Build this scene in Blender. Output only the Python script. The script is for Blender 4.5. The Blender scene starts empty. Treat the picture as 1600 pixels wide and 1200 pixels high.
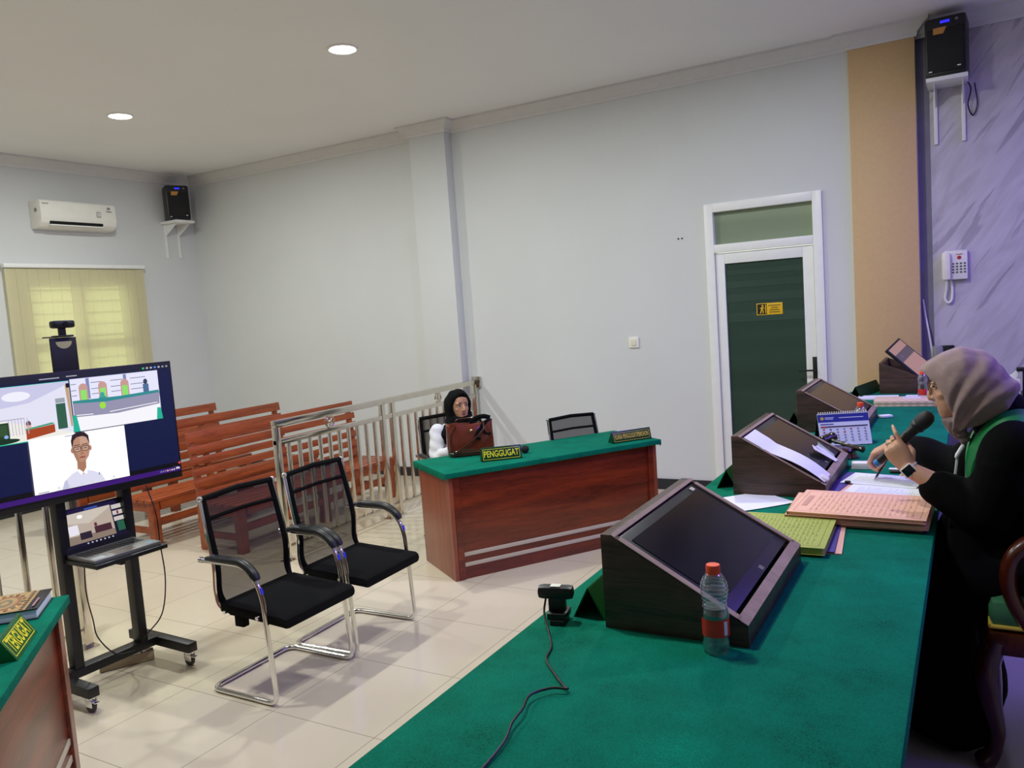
import bpy, bmesh, math, random
from mathutils import Matrix, Vector
import numpy as np
random.seed(7)
C = bpy.context.scene.collection
PI = math.pi
V3 = Vector
# ---------------------------------------------------------------- camera
CAM_H = 1.765
YAW, PITCH, ROLL, FPX = -0.52495834, -0.09203812, -0.07010092, 1249.815
def cam_axes():
    f = V3((math.sin(YAW)*math.cos(PITCH), math.cos(YAW)*math.cos(PITCH), math.sin(PITCH)))
    r = V3((math.cos(YAW), -math.sin(YAW), 0)); u = r.cross(f)
    r2 = r*math.cos(ROLL)+u*math.sin(ROLL); u2 = r2.cross(f)
    return r2, u2, f
_r, _u, _f = cam_axes()
cd = bpy.data.cameras.new('camera'); cam = bpy.data.objects.new('camera', cd); C.objects.link(cam)
cd.sensor_fit = 'HORIZONTAL'; cd.sensor_width = 36.0; cd.lens = FPX*36.0/1600.0
cd.clip_start = 0.05; cd.clip_end = 100
cam.matrix_world = Matrix(((_r.x,_u.x,-_f.x,0),(_r.y,_u.y,-_f.y,0),(_r.z,_u.z,-_f.z,CAM_H),(0,0,0,1)))
bpy.context.scene.camera = cam
# ---------------------------------------------------------------- world, exposure
W = bpy.data.worlds.new('daylight'); bpy.context.scene.world = W; W.use_nodes = True
W.node_tree.nodes['Background'].inputs[0].default_value = (0.93, 1.0, 0.86, 1)
W.node_tree.nodes['Background'].inputs[1].default_value = 2.4
vs = bpy.context.scene.view_settings
vs.view_transform = 'Standard'; vs.look = 'None'; vs.gamma = 1.0; vs.exposure = 0.0; vs.use_curve_mapping = False
bpy.context.scene.display_settings.display_device = 'sRGB'
LAMP_W = 46.5            # ceiling downlights (watt each)
LAMP_COL = (0.93, 0.99, 0.965)
LED_COL = (0.20, 0.10, 1.0)
def area_light(name, loc, rot, size, power, col, shape='DISK', size_y=None, spread=None, parent=None):
    l = bpy.data.lights.new(name, 'AREA'); l.shape = shape; l.size = size
    if size_y: l.size_y = size_y
    l.energy = power; l.color = col
    if spread: l.spread = spread
    o = bpy.data.objects.new(name, l); C.objects.link(o); o.location = loc; o.rotation_euler = rot
    if parent: o.parent = parent
    return o
# violet LED strip under the ceiling on the wall behind the judges' seats
area_light('led_strip_light', (1.92, 4.6, 3.45), (0, math.radians(34), 0), 0.08, 62.0, LED_COL, 'RECTANGLE', 4.4, math.radians(125))
CEIL, WALL_Y, LEFT_X, RIGHT_X, FRONT_Y = 3.72, 7.05, -8.63, 2.0, -4.8
ZB, ZP = 0.97, 0.24      # judges' bench top, podium floor

# ---------------------------------------------------------------- materials
def srgb(c):
    if isinstance(c, str):
        c = c.lstrip('#'); c = [int(c[i:i+2], 16)/255 for i in (0, 2, 4)]
    return tuple(((x/12.92) if x <= 0.04045 else ((x+0.055)/1.055)**2.4) for x in c)
class NT:
    def __init__(s, name):
        s.m = bpy.data.materials.new(name); s.m.use_nodes = True; s.t = s.m.node_tree
        s.b = s.t.nodes['Principled BSDF']; s.out = s.t.nodes['Material Output']
    def n(s, typ, **k):
        x = s.t.nodes.new(typ)
        for a, v in k.items():
            if a in x.inputs.keys(): x.inputs[a].default_value = v
            else: setattr(x, a, v)
        return x
    def l(s, a, b): s.t.links.new(a, b)
    def ramp(s, fac, stops):
        r = s.n('ShaderNodeValToRGB'); e = r.color_ramp.elements
        while len(e) > 1: e.remove(e[-1])
        e[0].position = stops[0][0]; e[0].color = (*stops[0][1], 1)
        for p, c in stops[1:]:
            q = e.new(p); q.color = (*c, 1)
        s.l(fac, r.inputs[0]); return r.outputs[0]
    def coord(s, scale=(1,1,1), rot=(0,0,0), kind='Object'):
        tc = s.n('ShaderNodeTexCoord'); mp = s.n('ShaderNodeMapping')
        mp.inputs['Scale'].default_value = scale; mp.inputs['Rotation'].default_value = rot
        s.l(tc.outputs[kind], mp.inputs[0]); return mp.outputs[0]
    def bump(s, h, strength, dist=0.002):
        b = s.n('ShaderNodeBump'); b.inputs['Strength'].default_value = strength; b.inputs['Distance'].default_value = dist
        s.l(h, b.inputs['Height']); s.l(b.outputs[0], s.b.inputs['Normal'])
def scl(c, k): return tuple(min(1, x*k) for x in c)
def mat(name, col, rough=0.5, metal=0.0, var=0.06, scale=12.0, bump=0.0, spec=0.5, coat=0.0, sheen=0.0, emit=None):
    t = NT(name); c = srgb(col) if isinstance(col, str) else col
    b = t.b; b.inputs['Roughness'].default_value = rough; b.inputs['Metallic'].default_value = metal
    b.inputs['Specular IOR Level'].default_value = spec; b.inputs['Coat Weight'].default_value = coat
    b.inputs['Coat Roughness'].default_value = 0.12
    if sheen: b.inputs['Sheen Weight'].default_value = sheen
    nz = t.n('ShaderNodeTexNoise'); nz.inputs['Scale'].default_value = scale; nz.inputs['Detail'].default_value = 4
    t.l(t.coord(), nz.inputs['Vector'])
    t.l(t.ramp(nz.outputs[0], [(0.3, scl(c, 1-var)), (0.7, scl(c, 1+var))]), b.inputs['Base Color'])
    if bump: t.bump(nz.outputs[0], bump)
    return t.m
def emit_mat(name, col, strength=1.0):
    t = NT(name); c = srgb(col) if isinstance(col, str) else col
    b = t.b; b.inputs['Base Color'].default_value = (0.01, 0.01, 0.012, 1); b.inputs['Roughness'].default_value = 0.25
    b.inputs['Emission Color'].default_value = (*c, 1); b.inputs['Emission Strength'].default_value = strength
    return t.m
def wood(name, dark, light, axis='X', scale=6.0, rough=0.35, stretch=9.0, coat=0.1, contrast=1.0):
    t = NT(name); d, l_ = srgb(dark), srgb(light)
    sc = {'X': (1, stretch, stretch), 'Y': (stretch, 1, stretch), 'Z': (stretch, stretch, 1)}[axis]
    v = t.coord(sc)
    n1 = t.n('ShaderNodeTexNoise'); n1.inputs['Scale'].default_value = scale*0.35; n1.inputs['Detail'].default_value = 6; n1.inputs['Distortion'].default_value = 0.6
    t.l(v, n1.inputs['Vector'])
    n2 = t.n('ShaderNodeTexNoise'); n2.inputs['Scale'].default_value = scale*2.4; n2.inputs['Detail'].default_value = 3
    t.l(v, n2.inputs['Vector'])
    mx = t.n('ShaderNodeMix'); mx.inputs[0].default_value = 0.35
    t.l(n1.outputs[0], mx.inputs[2]); t.l(n2.outputs[0], mx.inputs[3])
    w = 0.17/contrast
    mid = tuple((a+b)/2 for a, b in zip(d, l_))
    t.l(t.ramp(mx.outputs[0], [(0.5-w, d), (0.5, mid), (0.5+w, l_)]), t.b.inputs['Base Color'])
    t.b.inputs['Roughness'].default_value = rough; t.b.inputs['Coat Weight'].default_value = coat; t.b.inputs['Coat Roughness'].default_value = 0.2
    t.bump(mx.outputs[0], 0.08)
    return t.m
M = {}
M['wall'] = mat('white_wall_paint', (0.665, 0.675, 0.665), 0.65, var=0.02, scale=1.2)
M['ceiling'] = mat('white_ceiling_paint', (0.88, 0.875, 0.875), 0.85, var=0.015, scale=1.0)
M['crown'] = mat('white_crown_paint', (0.72, 0.71, 0.70), 0.7, var=0.02)
M['tan'] = mat('tan_laminate', '#d0ad7e', 0.55, var=0.03, scale=40, bump=0.05)
M['white_trim'] = mat('white_gloss_paint', '#eeeeea', 0.35, var=0.02)
M['dark_base'] = mat('dark_baseboard', '#26282c', 0.3, var=0.1)
M['white_plastic'] = mat('white_plastic', '#efece2', 0.35, var=0.02)
M['grey_plastic'] = mat('grey_plastic', '#8d8d90', 0.4, var=0.03)
M['black_plastic'] = mat('black_plastic', '#111114', 0.4, var=0.1)
M['black_metal'] = mat('black_powder_coat', '#101012', 0.42, var=0.12)
M['chrome'] = mat('chrome', (0.86, 0.86, 0.85), 0.10, 1.0, var=0.01)
M['steel'] = mat('stainless_steel', (0.70, 0.645, 0.55), 0.16, 1.0, var=0.05, scale=25)
M['felt'] = None
def felt():
    t = NT('green_felt'); c = srgb('#006c55')
    v = t.coord((1, 1, 1))
    n1 = t.n('ShaderNodeTexNoise'); n1.inputs['Scale'].default_value = 5.0; n1.inputs['Detail'].default_value = 8; n1.inputs['Roughness'].default_value = 0.7
    n2 = t.n('ShaderNodeTexNoise'); n2.inputs['Scale'].default_value = 260.0; n2.inputs['Detail'].default_value = 2
    t.l(v, n1.inputs['Vector']); t.l(v, n2.inputs['Vector'])
    mx = t.n('ShaderNodeMix'); mx.inputs[0].default_value = 0.45
    t.l(n1.outputs[0], mx.inputs[2]); t.l(n2.outputs[0], mx.inputs[3])
    t.l(t.ramp(mx.outputs[0], [(0.33, scl(c, 0.35)), (0.43, scl(c, 0.85)), (0.58, scl(c, 1.15)), (0.72, scl(c, 1.8))]), t.b.inputs['Base Color'])
    t.b.inputs['Roughness'].default_value = 0.95; t.b.inputs['Specular IOR Level'].default_value = 0.12
    t.bump(n2.outputs[0], 0.35, 0.002)
    return t.m
M['felt'] = felt()
M['sign_green'] = mat('green_sign_vinyl', '#0b5a22', 0.3, var=0.04)
M['sign_dark'] = mat('dark_green_acrylic', '#0a3a20', 0.25, var=0.05)
M['sign_yellow'] = mat('yellow_lettering', '#e6dc2e', 0.45, var=0.02)
M['gold_line'] = mat('gold_lettering', '#cfb04a', 0.45, var=0.02)
M['mahogany'] = wood('mahogany_laminate', '#4c170c', '#8a3418', 'X', 5.0, 0.3, 10, 0.25)
M['mahogany_side'] = wood('mahogany_side_laminate', '#7a3a26', '#9c5238', 'Z', 5.0, 0.35, 10, 0.2)
M['stripe'] = mat('cream_inlay', '#c9bfa6', 0.4, var=0.03)
M['bench_wood'] = wood('orange_brown_wood', '#7c3212', '#ae5424', 'Y', 6.0, 0.4, 8, 0.15)
M['wenge'] = wood('wenge_laminate', '#1d1310', '#5a4034', 'X', 7.0, 0.42, 14, 0.05)
M['wenge_edge'] = wood('wenge_edge_banding', '#8a7468', '#a89084', 'X', 7.0, 0.4, 10, 0.1)
M['varnish'] = wood('dark_red_varnish', '#280c06', '#521e0e', 'Z', 6.0, 0.22, 6, 0.5)
M['screen_off'] = mat('dark_monitor_glass', '#0c0d18', 0.16, var=0.05, spec=0.5)
M['bezel'] = mat('monitor_bezel', '#15151c', 0.35, var=0.05)
M['black_fabric'] = mat('black_seat_fabric', '#060607', 0.95, var=0.25, scale=150, bump=0.2, spec=0.2)
M['robe'] = mat('black_robe_cloth', (0.0012, 0.0012, 0.0013), 0.9, var=0.2, scale=40, spec=0.12)
M['black_cloth'] = mat('black_scarf_cloth', (0.0018, 0.0018, 0.002), 0.9, var=0.2, scale=40, spec=0.15)
M['taupe'] = mat('taupe_scarf_cloth', '#99817f', 0.75, var=0.08, scale=60, spec=0.25, sheen=0.2)
M['satin_green'] = mat('green_satin', '#0a7a3c', 0.45, var=0.08, scale=20)
M['white_cloth'] = mat('white_cotton', '#d6d4da', 0.85, var=0.04, scale=30)
M['skin'] = mat('skin', '#c08f70', 0.5, var=0.05, scale=25, spec=0.35)
M['skin_light'] = mat('fair_skin', '#cf9d82', 0.48, var=0.05, scale=25, spec=0.35)
M['lip'] = mat('lip_colour', '#a04a48', 0.4, var=0.05)
M['brow'] = mat('eyebrow', '#2a1c16', 0.8, var=0.1)
M['eye_white'] = mat('eye_white', '#e8e4de', 0.2, var=0.02)
M['eye_dark'] = mat('iris', '#1c1210', 0.15, var=0.05)
M['gold'] = mat('gold_metal', (0.85, 0.62, 0.28), 0.22, 1.0, var=0.02)
M['leather'] = mat('brown_patent_leather', '#6b2c1a', 0.16, var=0.12, scale=8, coat=0.6)
M['leather_dark'] = mat('dark_brown_leather', '#3a140e', 0.25, var=0.1, coat=0.4)
M['green_cushion'] = mat('green_upholstery', '#3f7a55', 0.55, var=0.15, scale=18)
M['paper'] = mat('white_paper', '#e8e8f0', 0.75, var=0.02)
M['paper_text'] = mat('printed_text', '#8c8c96', 0.8, var=0.05)
M['pink'] = mat('pink_card', '#f0b9a2', 0.7, var=0.03)
M['pink_text'] = mat('folder_print', '#cf9a8a', 0.8, var=0.03)
M['purple_card'] = mat('purple_card', '#4b3a8c', 0.6, var=0.04)
M['red_card'] = mat('red_card', '#b03a34', 0.6, var=0.04)
M['lime'] = mat('lime_card', '#a9b356', 0.7, var=0.03)
M['lime_text'] = mat('lime_folder_print', '#8b9548', 0.8, var=0.03)
M['orange_cap'] = mat('orange_cap_plastic', '#f2502a', 0.4, var=0.03)
M['label_red'] = mat('red_bottle_label', '#c62f22', 0.3, var=0.15, scale=30)
M['label_white'] = mat('white_bottle_label', '#d9dbe2', 0.35, var=0.04)
M['blue_ink'] = mat('blue_print', '#1d2f8e', 0.5, var=0.05)
M['blue_plastic'] = mat('blue_plastic', '#2f7fd0', 0.4, var=0.03)
M['orange_label'] = mat('orange_badge', '#c98a3a', 0.4, var=0.05)
M['rubber'] = mat('grey_rubber', '#4a4844', 0.7, var=0.05)
M['carton'] = mat('beige_plastic', '#b9a88c', 0.6, var=0.05)
M['void'] = mat('dark_opening', '#0a0908', 0.9, var=0.05)
M['yellow_sticker'] = mat('yellow_sticker', '#e8b818', 0.4, var=0.02)
M['keys'] = mat('keyboard_keys', '#1c1c20', 0.5, var=0.05)
M['silver'] = mat('silver_plastic', '#7e7d7c', 0.35, 0.3, var=0.03)
M['display_pink'] = mat('pinkish_display', '#c99c90', 0.35, var=0.03)
M['display_grey'] = mat('greyish_display', '#6d5d60', 0.35, var=0.03)
M['green_cord'] = mat('green_lanyard', '#35c255', 0.5, var=0.03)
def marble():
    t = NT('grey_marble_panel'); c = srgb('#c6bfc6')
    v = t.coord((1, 1, 1), (0, math.radians(54), 0))
    st = t.n('ShaderNodeMapping'); st.inputs['Scale'].default_value = (1.2, 1.0, 6.0); t.l(v, st.inputs[0])
    n1 = t.n('ShaderNodeTexNoise'); n1.inputs['Scale'].default_value = 2.2; n1.inputs['Detail'].default_value = 7; n1.inputs['Distortion'].default_value = 0.8
    t.l(st.outputs[0], n1.inputs['Vector'])
    n2 = t.n('ShaderNodeTexNoise'); n2.inputs['Scale'].default_value = 1.1; n2.inputs['Detail'].default_value = 5; n2.inputs['Distortion'].default_value = 0.5
    st2 = t.n('ShaderNodeMapping'); st2.inputs['Scale'].default_value = (1.0, 1.0, 9.0); st2.inputs['Location'].default_value = (3, 1, 2); t.l(v, st2.inputs[0])
    t.l(st2.outputs[0], n2.inputs['Vector'])
    base = t.ramp(n1.outputs[0], [(0.32, scl(c, 0.86)), (0.5, c), (0.68, scl(c, 1.1))])
    vein = t.ramp(n2.outputs[0], [(0.385, (0.42, 0.40, 0.47)), (0.40, (0.55, 0.53, 0.6)), (0.42, (1, 1, 1))])
    mx = t.n('ShaderNodeMix', data_type='RGBA', blend_type='MULTIPLY'); mx.inputs[0].default_value = 0.5
    t.l(base, mx.inputs[6]); t.l(vein, mx.inputs[7]); t.l(mx.outputs[2], t.b.inputs['Base Color'])
    t.b.inputs['Roughness'].default_value = 0.4
    return t.m
M['marble'] = marble()
def floor_tiles():
    t = NT('beige_floor_tiles'); c = srgb('#cfc2ab')
    tc = t.n('ShaderNodeTexCoord'); sp = t.n('ShaderNodeSeparateXYZ'); t.l(tc.outputs['Object'], sp.inputs[0])
    ws = []
    for ax, off in (('X', 2.225), ('Y', -2.466)):
        a = t.n('ShaderNodeMath', operation='ADD'); t.l(sp.outputs[ax], a.inputs[0]); a.inputs[1].default_value = off + 60.0
        d = t.n('ShaderNodeMath', operation='DIVIDE'); t.l(a.outputs[0], d.inputs[0]); d.inputs[1].default_value = 0.6
        f = t.n('ShaderNodeMath', operation='FRACT'); t.l(d.outputs[0], f.inputs[0])
        p = t.n('ShaderNodeMath', operation='PINGPONG'); t.l(f.outputs[0], p.inputs[0]); p.inputs[1].default_value = 0.5
        l = t.n('ShaderNodeMath', operation='LESS_THAN'); t.l(p.outputs[0], l.inputs[0]); l.inputs[1].default_value = 0.0035
        ws.append(l)
    m = t.n('ShaderNodeMath', operation='MAXIMUM'); t.l(ws[0].outputs[0], m.inputs[0]); t.l(ws[1].outputs[0], m.inputs[1])
    n1 = t.n('ShaderNodeTexNoise'); n1.inputs['Scale'].default_value = 1.6; n1.inputs['Detail'].default_value = 6
    t.l(tc.outputs['Object'], n1.inputs['Vector'])
    base = t.ramp(n1.outputs[0], [(0.3, scl(c, 0.95)), (0.7, scl(c, 1.04))])
    mx = t.n('ShaderNodeMix', data_type='RGBA'); t.l(m.outputs[0], mx.inputs[0]); t.l(base, mx.inputs[6])
    mx.inputs[7].default_value = (*scl(c, 0.5), 1); t.l(mx.outputs[2], t.b.inputs['Base Color'])
    t.b.inputs['Roughness'].default_value = 0.16; t.b.inputs['Specular IOR Level'].default_value = 0.4
    return t.m
M['tiles'] = floor_tiles()
def podium_tiles():
    return mat('grey_podium_tiles', '#a7a2a0', 0.25, var=0.03, scale=3)
M['podium'] = podium_tiles()
def clear(name, tint=(0.95, 0.96, 1.0), gloss=0.16, rough=0.04):
    t = NT(name)
    tr = t.n('ShaderNodeBsdfTransparent'); tr.inputs[0].default_value = (*tint, 1)
    gl = t.n('ShaderNodeBsdfGlossy'); gl.inputs['Roughness'].default_value = rough; gl.inputs[0].default_value = (0.95, 0.95, 1, 1)
    lw = t.n('ShaderNodeLayerWeight'); lw.inputs[0].default_value = 0.35
    mth = t.n('ShaderNodeMath', operation='MULTIPLY_ADD'); t.l(lw.outputs['Facing'], mth.inputs[0]); mth.inputs[1].default_value = 0.6; mth.inputs[2].default_value = gloss
    mx = t.n('ShaderNodeMixShader'); t.l(mth.outputs[0], mx.inputs[0]); t.l(tr.outputs[0], mx.inputs[1]); t.l(gl.outputs[0], mx.inputs[2])
    t.l(mx.outputs[0], t.out.inputs[0]); return t.m
M['bottle'] = clear('clear_bottle_plastic', (0.93, 0.95, 0.97), 0.10, 0.08)
M['water'] = clear('water', (0.86, 0.88, 0.92), 0.05, 0.02)
M['glass'] = clear('window_glass', (0.95, 0.97, 0.95), 0.05, 0.02)
def chair_mesh():
    t = NT('black_mesh_fabric')
    tr = t.n('ShaderNodeBsdfTransparent'); tr.inputs[0].default_value = (0.80, 0.78, 0.74, 1)
    t.b.inputs['Base Color'].default_value = (0.012, 0.012, 0.013, 1); t.b.inputs['Roughness'].default_value = 0.6
    wv = t.n('ShaderNodeTexWave', bands_direction='Z'); wv.inputs['Scale'].default_value = 160; t.l(t.coord(), wv.inputs['Vector'])
    mr = t.n('ShaderNodeMapRange'); t.l(wv.outputs['Fac'], mr.inputs[0]); mr.inputs[3].default_value = 0.64; mr.inputs[4].default_value = 0.80
    mx = t.n('ShaderNodeMixShader'); t.l(mr.outputs[0], mx.inputs[0]); t.l(tr.outputs[0], mx.inputs[1]); t.l(t.b.outputs[0], mx.inputs[2])
    t.l(mx.outputs[0], t.out.inputs[0]); return t.m
M['mesh'] = chair_mesh()
def blind_mat():
    t = NT('cream_blind_fabric')
    d = t.n('ShaderNodeBsdfDiffuse'); d.inputs[0].default_value = (*srgb('#f2e8cc'), 1)
    tl = t.n('ShaderNodeBsdfTranslucent'); tl.inputs[0].default_value = (*srgb('#f3f1de'), 1)
    mx = t.n('ShaderNodeMixShader'); mx.inputs[0].default_value = 0.36
    t.l(d.outputs[0], mx.inputs[1]); t.l(tl.outputs[0], mx.inputs[2])
    tr = t.n('ShaderNodeBsdfTransparent'); tr.inputs[0].default_value = (*srgb('#eef0c4'), 1)
    m2 = t.n('ShaderNodeMixShader'); m2.inputs[0].default_value = 0.30; t.l(mx.outputs[0], m2.inputs[1]); t.l(tr.outputs[0], m2.inputs[2]); t.l(m2.outputs[0], t.out.inputs[0]); return t.m
M['blind'] = blind_mat()
def door_glass(name, c):
    t = NT(name); cc = srgb(c)
    n = t.n('ShaderNodeTexNoise'); n.inputs['Scale'].default_value = 1.2
    t.l(t.coord((0.3, 1, 4)), n.inputs['Vector'])
    t.l(t.ramp(n.outputs[0], [(0.35, scl(cc, 0.9)), (0.65, scl(cc, 1.12))]), t.b.inputs['Base Color'])
    t.b.inputs['Roughness'].default_value = 0.22; t.b.inputs['Specular IOR Level'].default_value = 0.35
    return t.m
M['door_glass'] = door_glass('dark_green_film_glass', '#33473b')
M['door_glass_band'] = door_glass('blind_behind_glass', '#394d41')
M['transom_glass'] = door_glass('lit_transom_glass', '#8d9a80')  # paler than the door pane: lit room behind put into the colour
def check_mat():
    t = NT('checked_weave'); ck = t.n('ShaderNodeTexChecker'); ck.inputs['Scale'].default_value = 44
    ck.inputs[1].default_value = (*srgb('#dfc3ae'), 1); ck.inputs[2].default_value = (*srgb('#cfae9a'), 1)
    t.l(t.coord((1, 1, 1)), ck.inputs['Vector']); t.l(ck.outputs[0], t.b.inputs['Base Color']); t.b.inputs['Roughness'].default_value = 0.7
    return t.m
M['check'] = check_mat()

# ---------------------------------------------------------------- geometry helpers
def basis(ex, ey, ez, o=(0, 0, 0)):
    return Matrix(((ex[0], ey[0], ez[0], o[0]), (ex[1], ey[1], ez[1], o[1]), (ex[2], ey[2], ez[2], o[2]), (0, 0, 0, 1)))
def frame_z(d):
    d = V3(d).normalized(); a = V3((0, 0, 1)) if abs(d.z) < 0.9 else V3((1, 0, 0))
    x = a.cross(d).normalized(); return x, d.cross(x).normalized(), d
class MB:
    def __init__(s): s.bm = bmesh.new()
    def _face(s, vs):
        try: s.bm.faces.new(vs)
        except ValueError: pass
    def box(s, c, size, m=None, bevel=0.0, seg=2):
        b = bmesh.new(); bmesh.ops.create_cube(b, size=1.0)
        bmesh.ops.scale(b, vec=size, verts=b.verts)
        if bevel: bmesh.ops.bevel(b, geom=list(b.edges), offset=bevel, segments=seg, profile=0.6, affect='EDGES')
        mm = Matrix.Translation(c) if m is None else (m @ Matrix.Translation(c))
        bmesh.ops.transform(b, matrix=mm, verts=b.verts); s._merge(b); return s
    def b6(s, x0, x1, y0, y1, z0, z1, bevel=0.0, m=None):
        return s.box(((x0+x1)/2, (y0+y1)/2, (z0+z1)/2), (abs(x1-x0), abs(y1-y0), abs(z1-z0)), m, bevel)
    def _merge(s, b):
        me = bpy.data.meshes.new('tmp'); b.to_mesh(me); b.free(); s.bm.from_mesh(me); bpy.data.meshes.remove(me)
    def mesh(s, me, m=None):
        n0 = len(s.bm.verts); s.bm.from_mesh(me); s.bm.verts.ensure_lookup_table()
        if m is not None: bmesh.ops.transform(s.bm, matrix=m, verts=s.bm.verts[n0:])
        return s
    def loft(s, rings, cap=True, closed=False):
        R = [[s.bm.verts.new(p) for p in r] for r in rings]; n = len(R[0])
        pairs = list(zip(R, R[1:])) + ([(R[-1], R[0])] if closed else [])
        for a, b in pairs:
            for i in range(n): s._face((a[i], a[(i+1) % n], b[(i+1) % n], b[i]))
        if cap and not closed:
            s._face(list(reversed(R[0]))); s._face(R[-1])
        return s
    def cyl(s, p0, p1, r0, r1=None, n=20):
        r1 = r0 if r1 is None else r1; x, y, d = frame_z(V3(p1)-V3(p0))
        rs = []
        for p, r in ((p0, r0), (p1, r1)):
            rs.append([V3(p)+x*(r*math.cos(2*PI*i/n))+y*(r*math.sin(2*PI*i/n)) for i in range(n)])
        return s.loft(rs)
    def tube(s, pts, r, n=10, closed=False, flat=1.0, up=None):
        pts = [V3(p) for p in pts]; m = len(pts); rings = []; px = None
        for i, p in enumerate(pts):
            if closed: d = pts[(i+1) % m]-pts[i-1]
            else: d = pts[min(i+1, m-1)]-pts[max(i-1, 0)]
            d.normalize()
            if px is None: x = (V3(up) if up else frame_z(d)[0])
            else: x = px
            x = x-d*x.dot(d)
            if x.length < 1e-5: x = frame_z(d)[0]
            x.normalize(); px = x; y = d.cross(x)
            rr = r[i] if isinstance(r, (list, tuple)) else r
            rings.append([p+x*(rr*math.cos(2*PI*k/n))+y*(rr*flat*math.sin(2*PI*k/n)) for k in range(n)])
        return s.loft(rings, closed=closed)
    def ell(s, c, r, m=None, u=16, v=10):
        b = bmesh.new(); bmesh.ops.create_uvsphere(b, u_segments=u, v_segments=v, radius=1.0)
        r = (r, r, r) if not isinstance(r, (tuple, list)) else r
        bmesh.ops.scale(b, vec=r, verts=b.verts)
        mm = Matrix.Translation(c) if m is None else (m @ Matrix.Translation(c))
        bmesh.ops.transform(b, matrix=mm, verts=b.verts); s._merge(b); return s
    def lathe(s, prof, c=(0, 0, 0), axis=(0, 0, 1), n=28, lobes=None):
        x, y, d = frame_z(axis); c = V3(c); rings = []
        for r, z in prof:
            ring = []
            for i in range(n):
                a = 2*PI*i/n; rr = max(r, 1e-4)
                if lobes: rr *= 1+lobes(z, a)
                ring.append(c+d*z+x*(rr*math.cos(a))+y*(rr*math.sin(a)))
            rings.append(ring)
        return s.loft(rings)
    def prism(s, poly, ex, ey, ez, o, depth, bevel=0.0):
        ex, ey, ez, o = V3(ex), V3(ey), V3(ez), V3(o); b = bmesh.new()
        A = [b.verts.new(o+ex*p[0]+ey*p[1]) for p in poly]; B = [b.verts.new(o+ex*p[0]+ey*p[1]+ez*depth) for p in poly]
        b.faces.new(list(reversed(A))); b.faces.new(B); n = len(poly)
        for i in range(n): b.faces.new((A[i], A[(i+1) % n], B[(i+1) % n], B[i]))
        bmesh.ops.recalc_face_normals(b, faces=b.faces)
        if bevel: bmesh.ops.bevel(b, geom=list(b.edges), offset=bevel, segments=2, profile=0.6, affect='EDGES')
        s._merge(b); return s
    def data(s, name='mesh', smooth=40):
        bmesh.ops.recalc_face_normals(s.bm, faces=s.bm.faces)
        me = bpy.data.meshes.new(name); s.bm.to_mesh(me); s.bm.free()
        if smooth:
            for p in me.polygons: p.use_smooth = True
            me.set_sharp_from_angle(angle=math.radians(smooth))
        return me
def world_of(o):
    m = o.matrix_basis.copy()
    while o.parent: o = o.parent; m = o.matrix_basis @ m
    return m
def obj(name, geo, m, parent=None, world=False, smooth=40, label=None):
    me = geo.data(name, smooth) if isinstance(geo, MB) else geo
    if world and parent is not None: me.transform(world_of(parent).inverted())
    if m is not None:
        ms = m if isinstance(m, list) else [m]
        me.materials.clear() if False else None
        if len(me.materials) == 0:
            for x in ms: me.materials.append(x)
    me.name = name
    o = bpy.data.objects.new(name, me); C.objects.link(o)
    if parent is not None: o.parent = parent
    if label: o['label'] = label
    return o
def tag(o, label, cat, group=None):
    o['label'] = label; o['category'] = cat
    if group: o['group'] = group
    return o
def thing(name, label, cat, loc=(0, 0, 0), rotz=0.0, group=None):
    o = bpy.data.objects.new(name, None); C.objects.link(o); o.empty_display_size = 0.1
    o.location = loc; o.rotation_euler = (0, 0, rotz); return tag(o, label, cat, group)
def struct(name, geo, m, parent=None, smooth=40):
    o = obj(name, geo, m, parent, smooth=smooth)
    if parent is None: o['kind'] = 'structure'
    return o
def dup(root, loc, rotz, label=None):
    r = root.copy(); C.objects.link(r); r.location = loc; r.rotation_euler = (0, 0, rotz)
    if label: r['label'] = label
    for ch in list(root.children):
        c = ch.copy(); C.objects.link(c); c.parent = r
        for g in list(ch.children):
            d = g.copy(); C.objects.link(d); d.parent = c
    return r
def text_mesh(body, size, depth=0.0006, width=None):
    cu = bpy.data.curves.new('txt', 'FONT'); cu.body = body; cu.size = size; cu.extrude = depth
    cu.align_x = 'CENTER'; cu.align_y = 'CENTER'; cu.resolution_u = 3; cu.offset = size*0.018
    o = bpy.data.objects.new('txt', cu); C.objects.link(o)
    dg = bpy.context.evaluated_depsgraph_get(); me = bpy.data.meshes.new_from_object(o.evaluated_get(dg))
    bpy.data.objects.remove(o); bpy.data.curves.remove(cu)
    if width:
        xs = [v.co.x for v in me.vertices]; k = width/(max(xs)-min(xs)); cx = (max(xs)+min(xs))/2
        for v in me.vertices: v.co.x = (v.co.x-cx)*k
    me.materials.clear()
    return me
def text_obj(name, body, size, m, mtx, parent, width=None, depth=0.0006):
    me = text_mesh(body, size, depth, width); me.transform(mtx)
    o = obj(name, me, m, parent); return o
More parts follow.
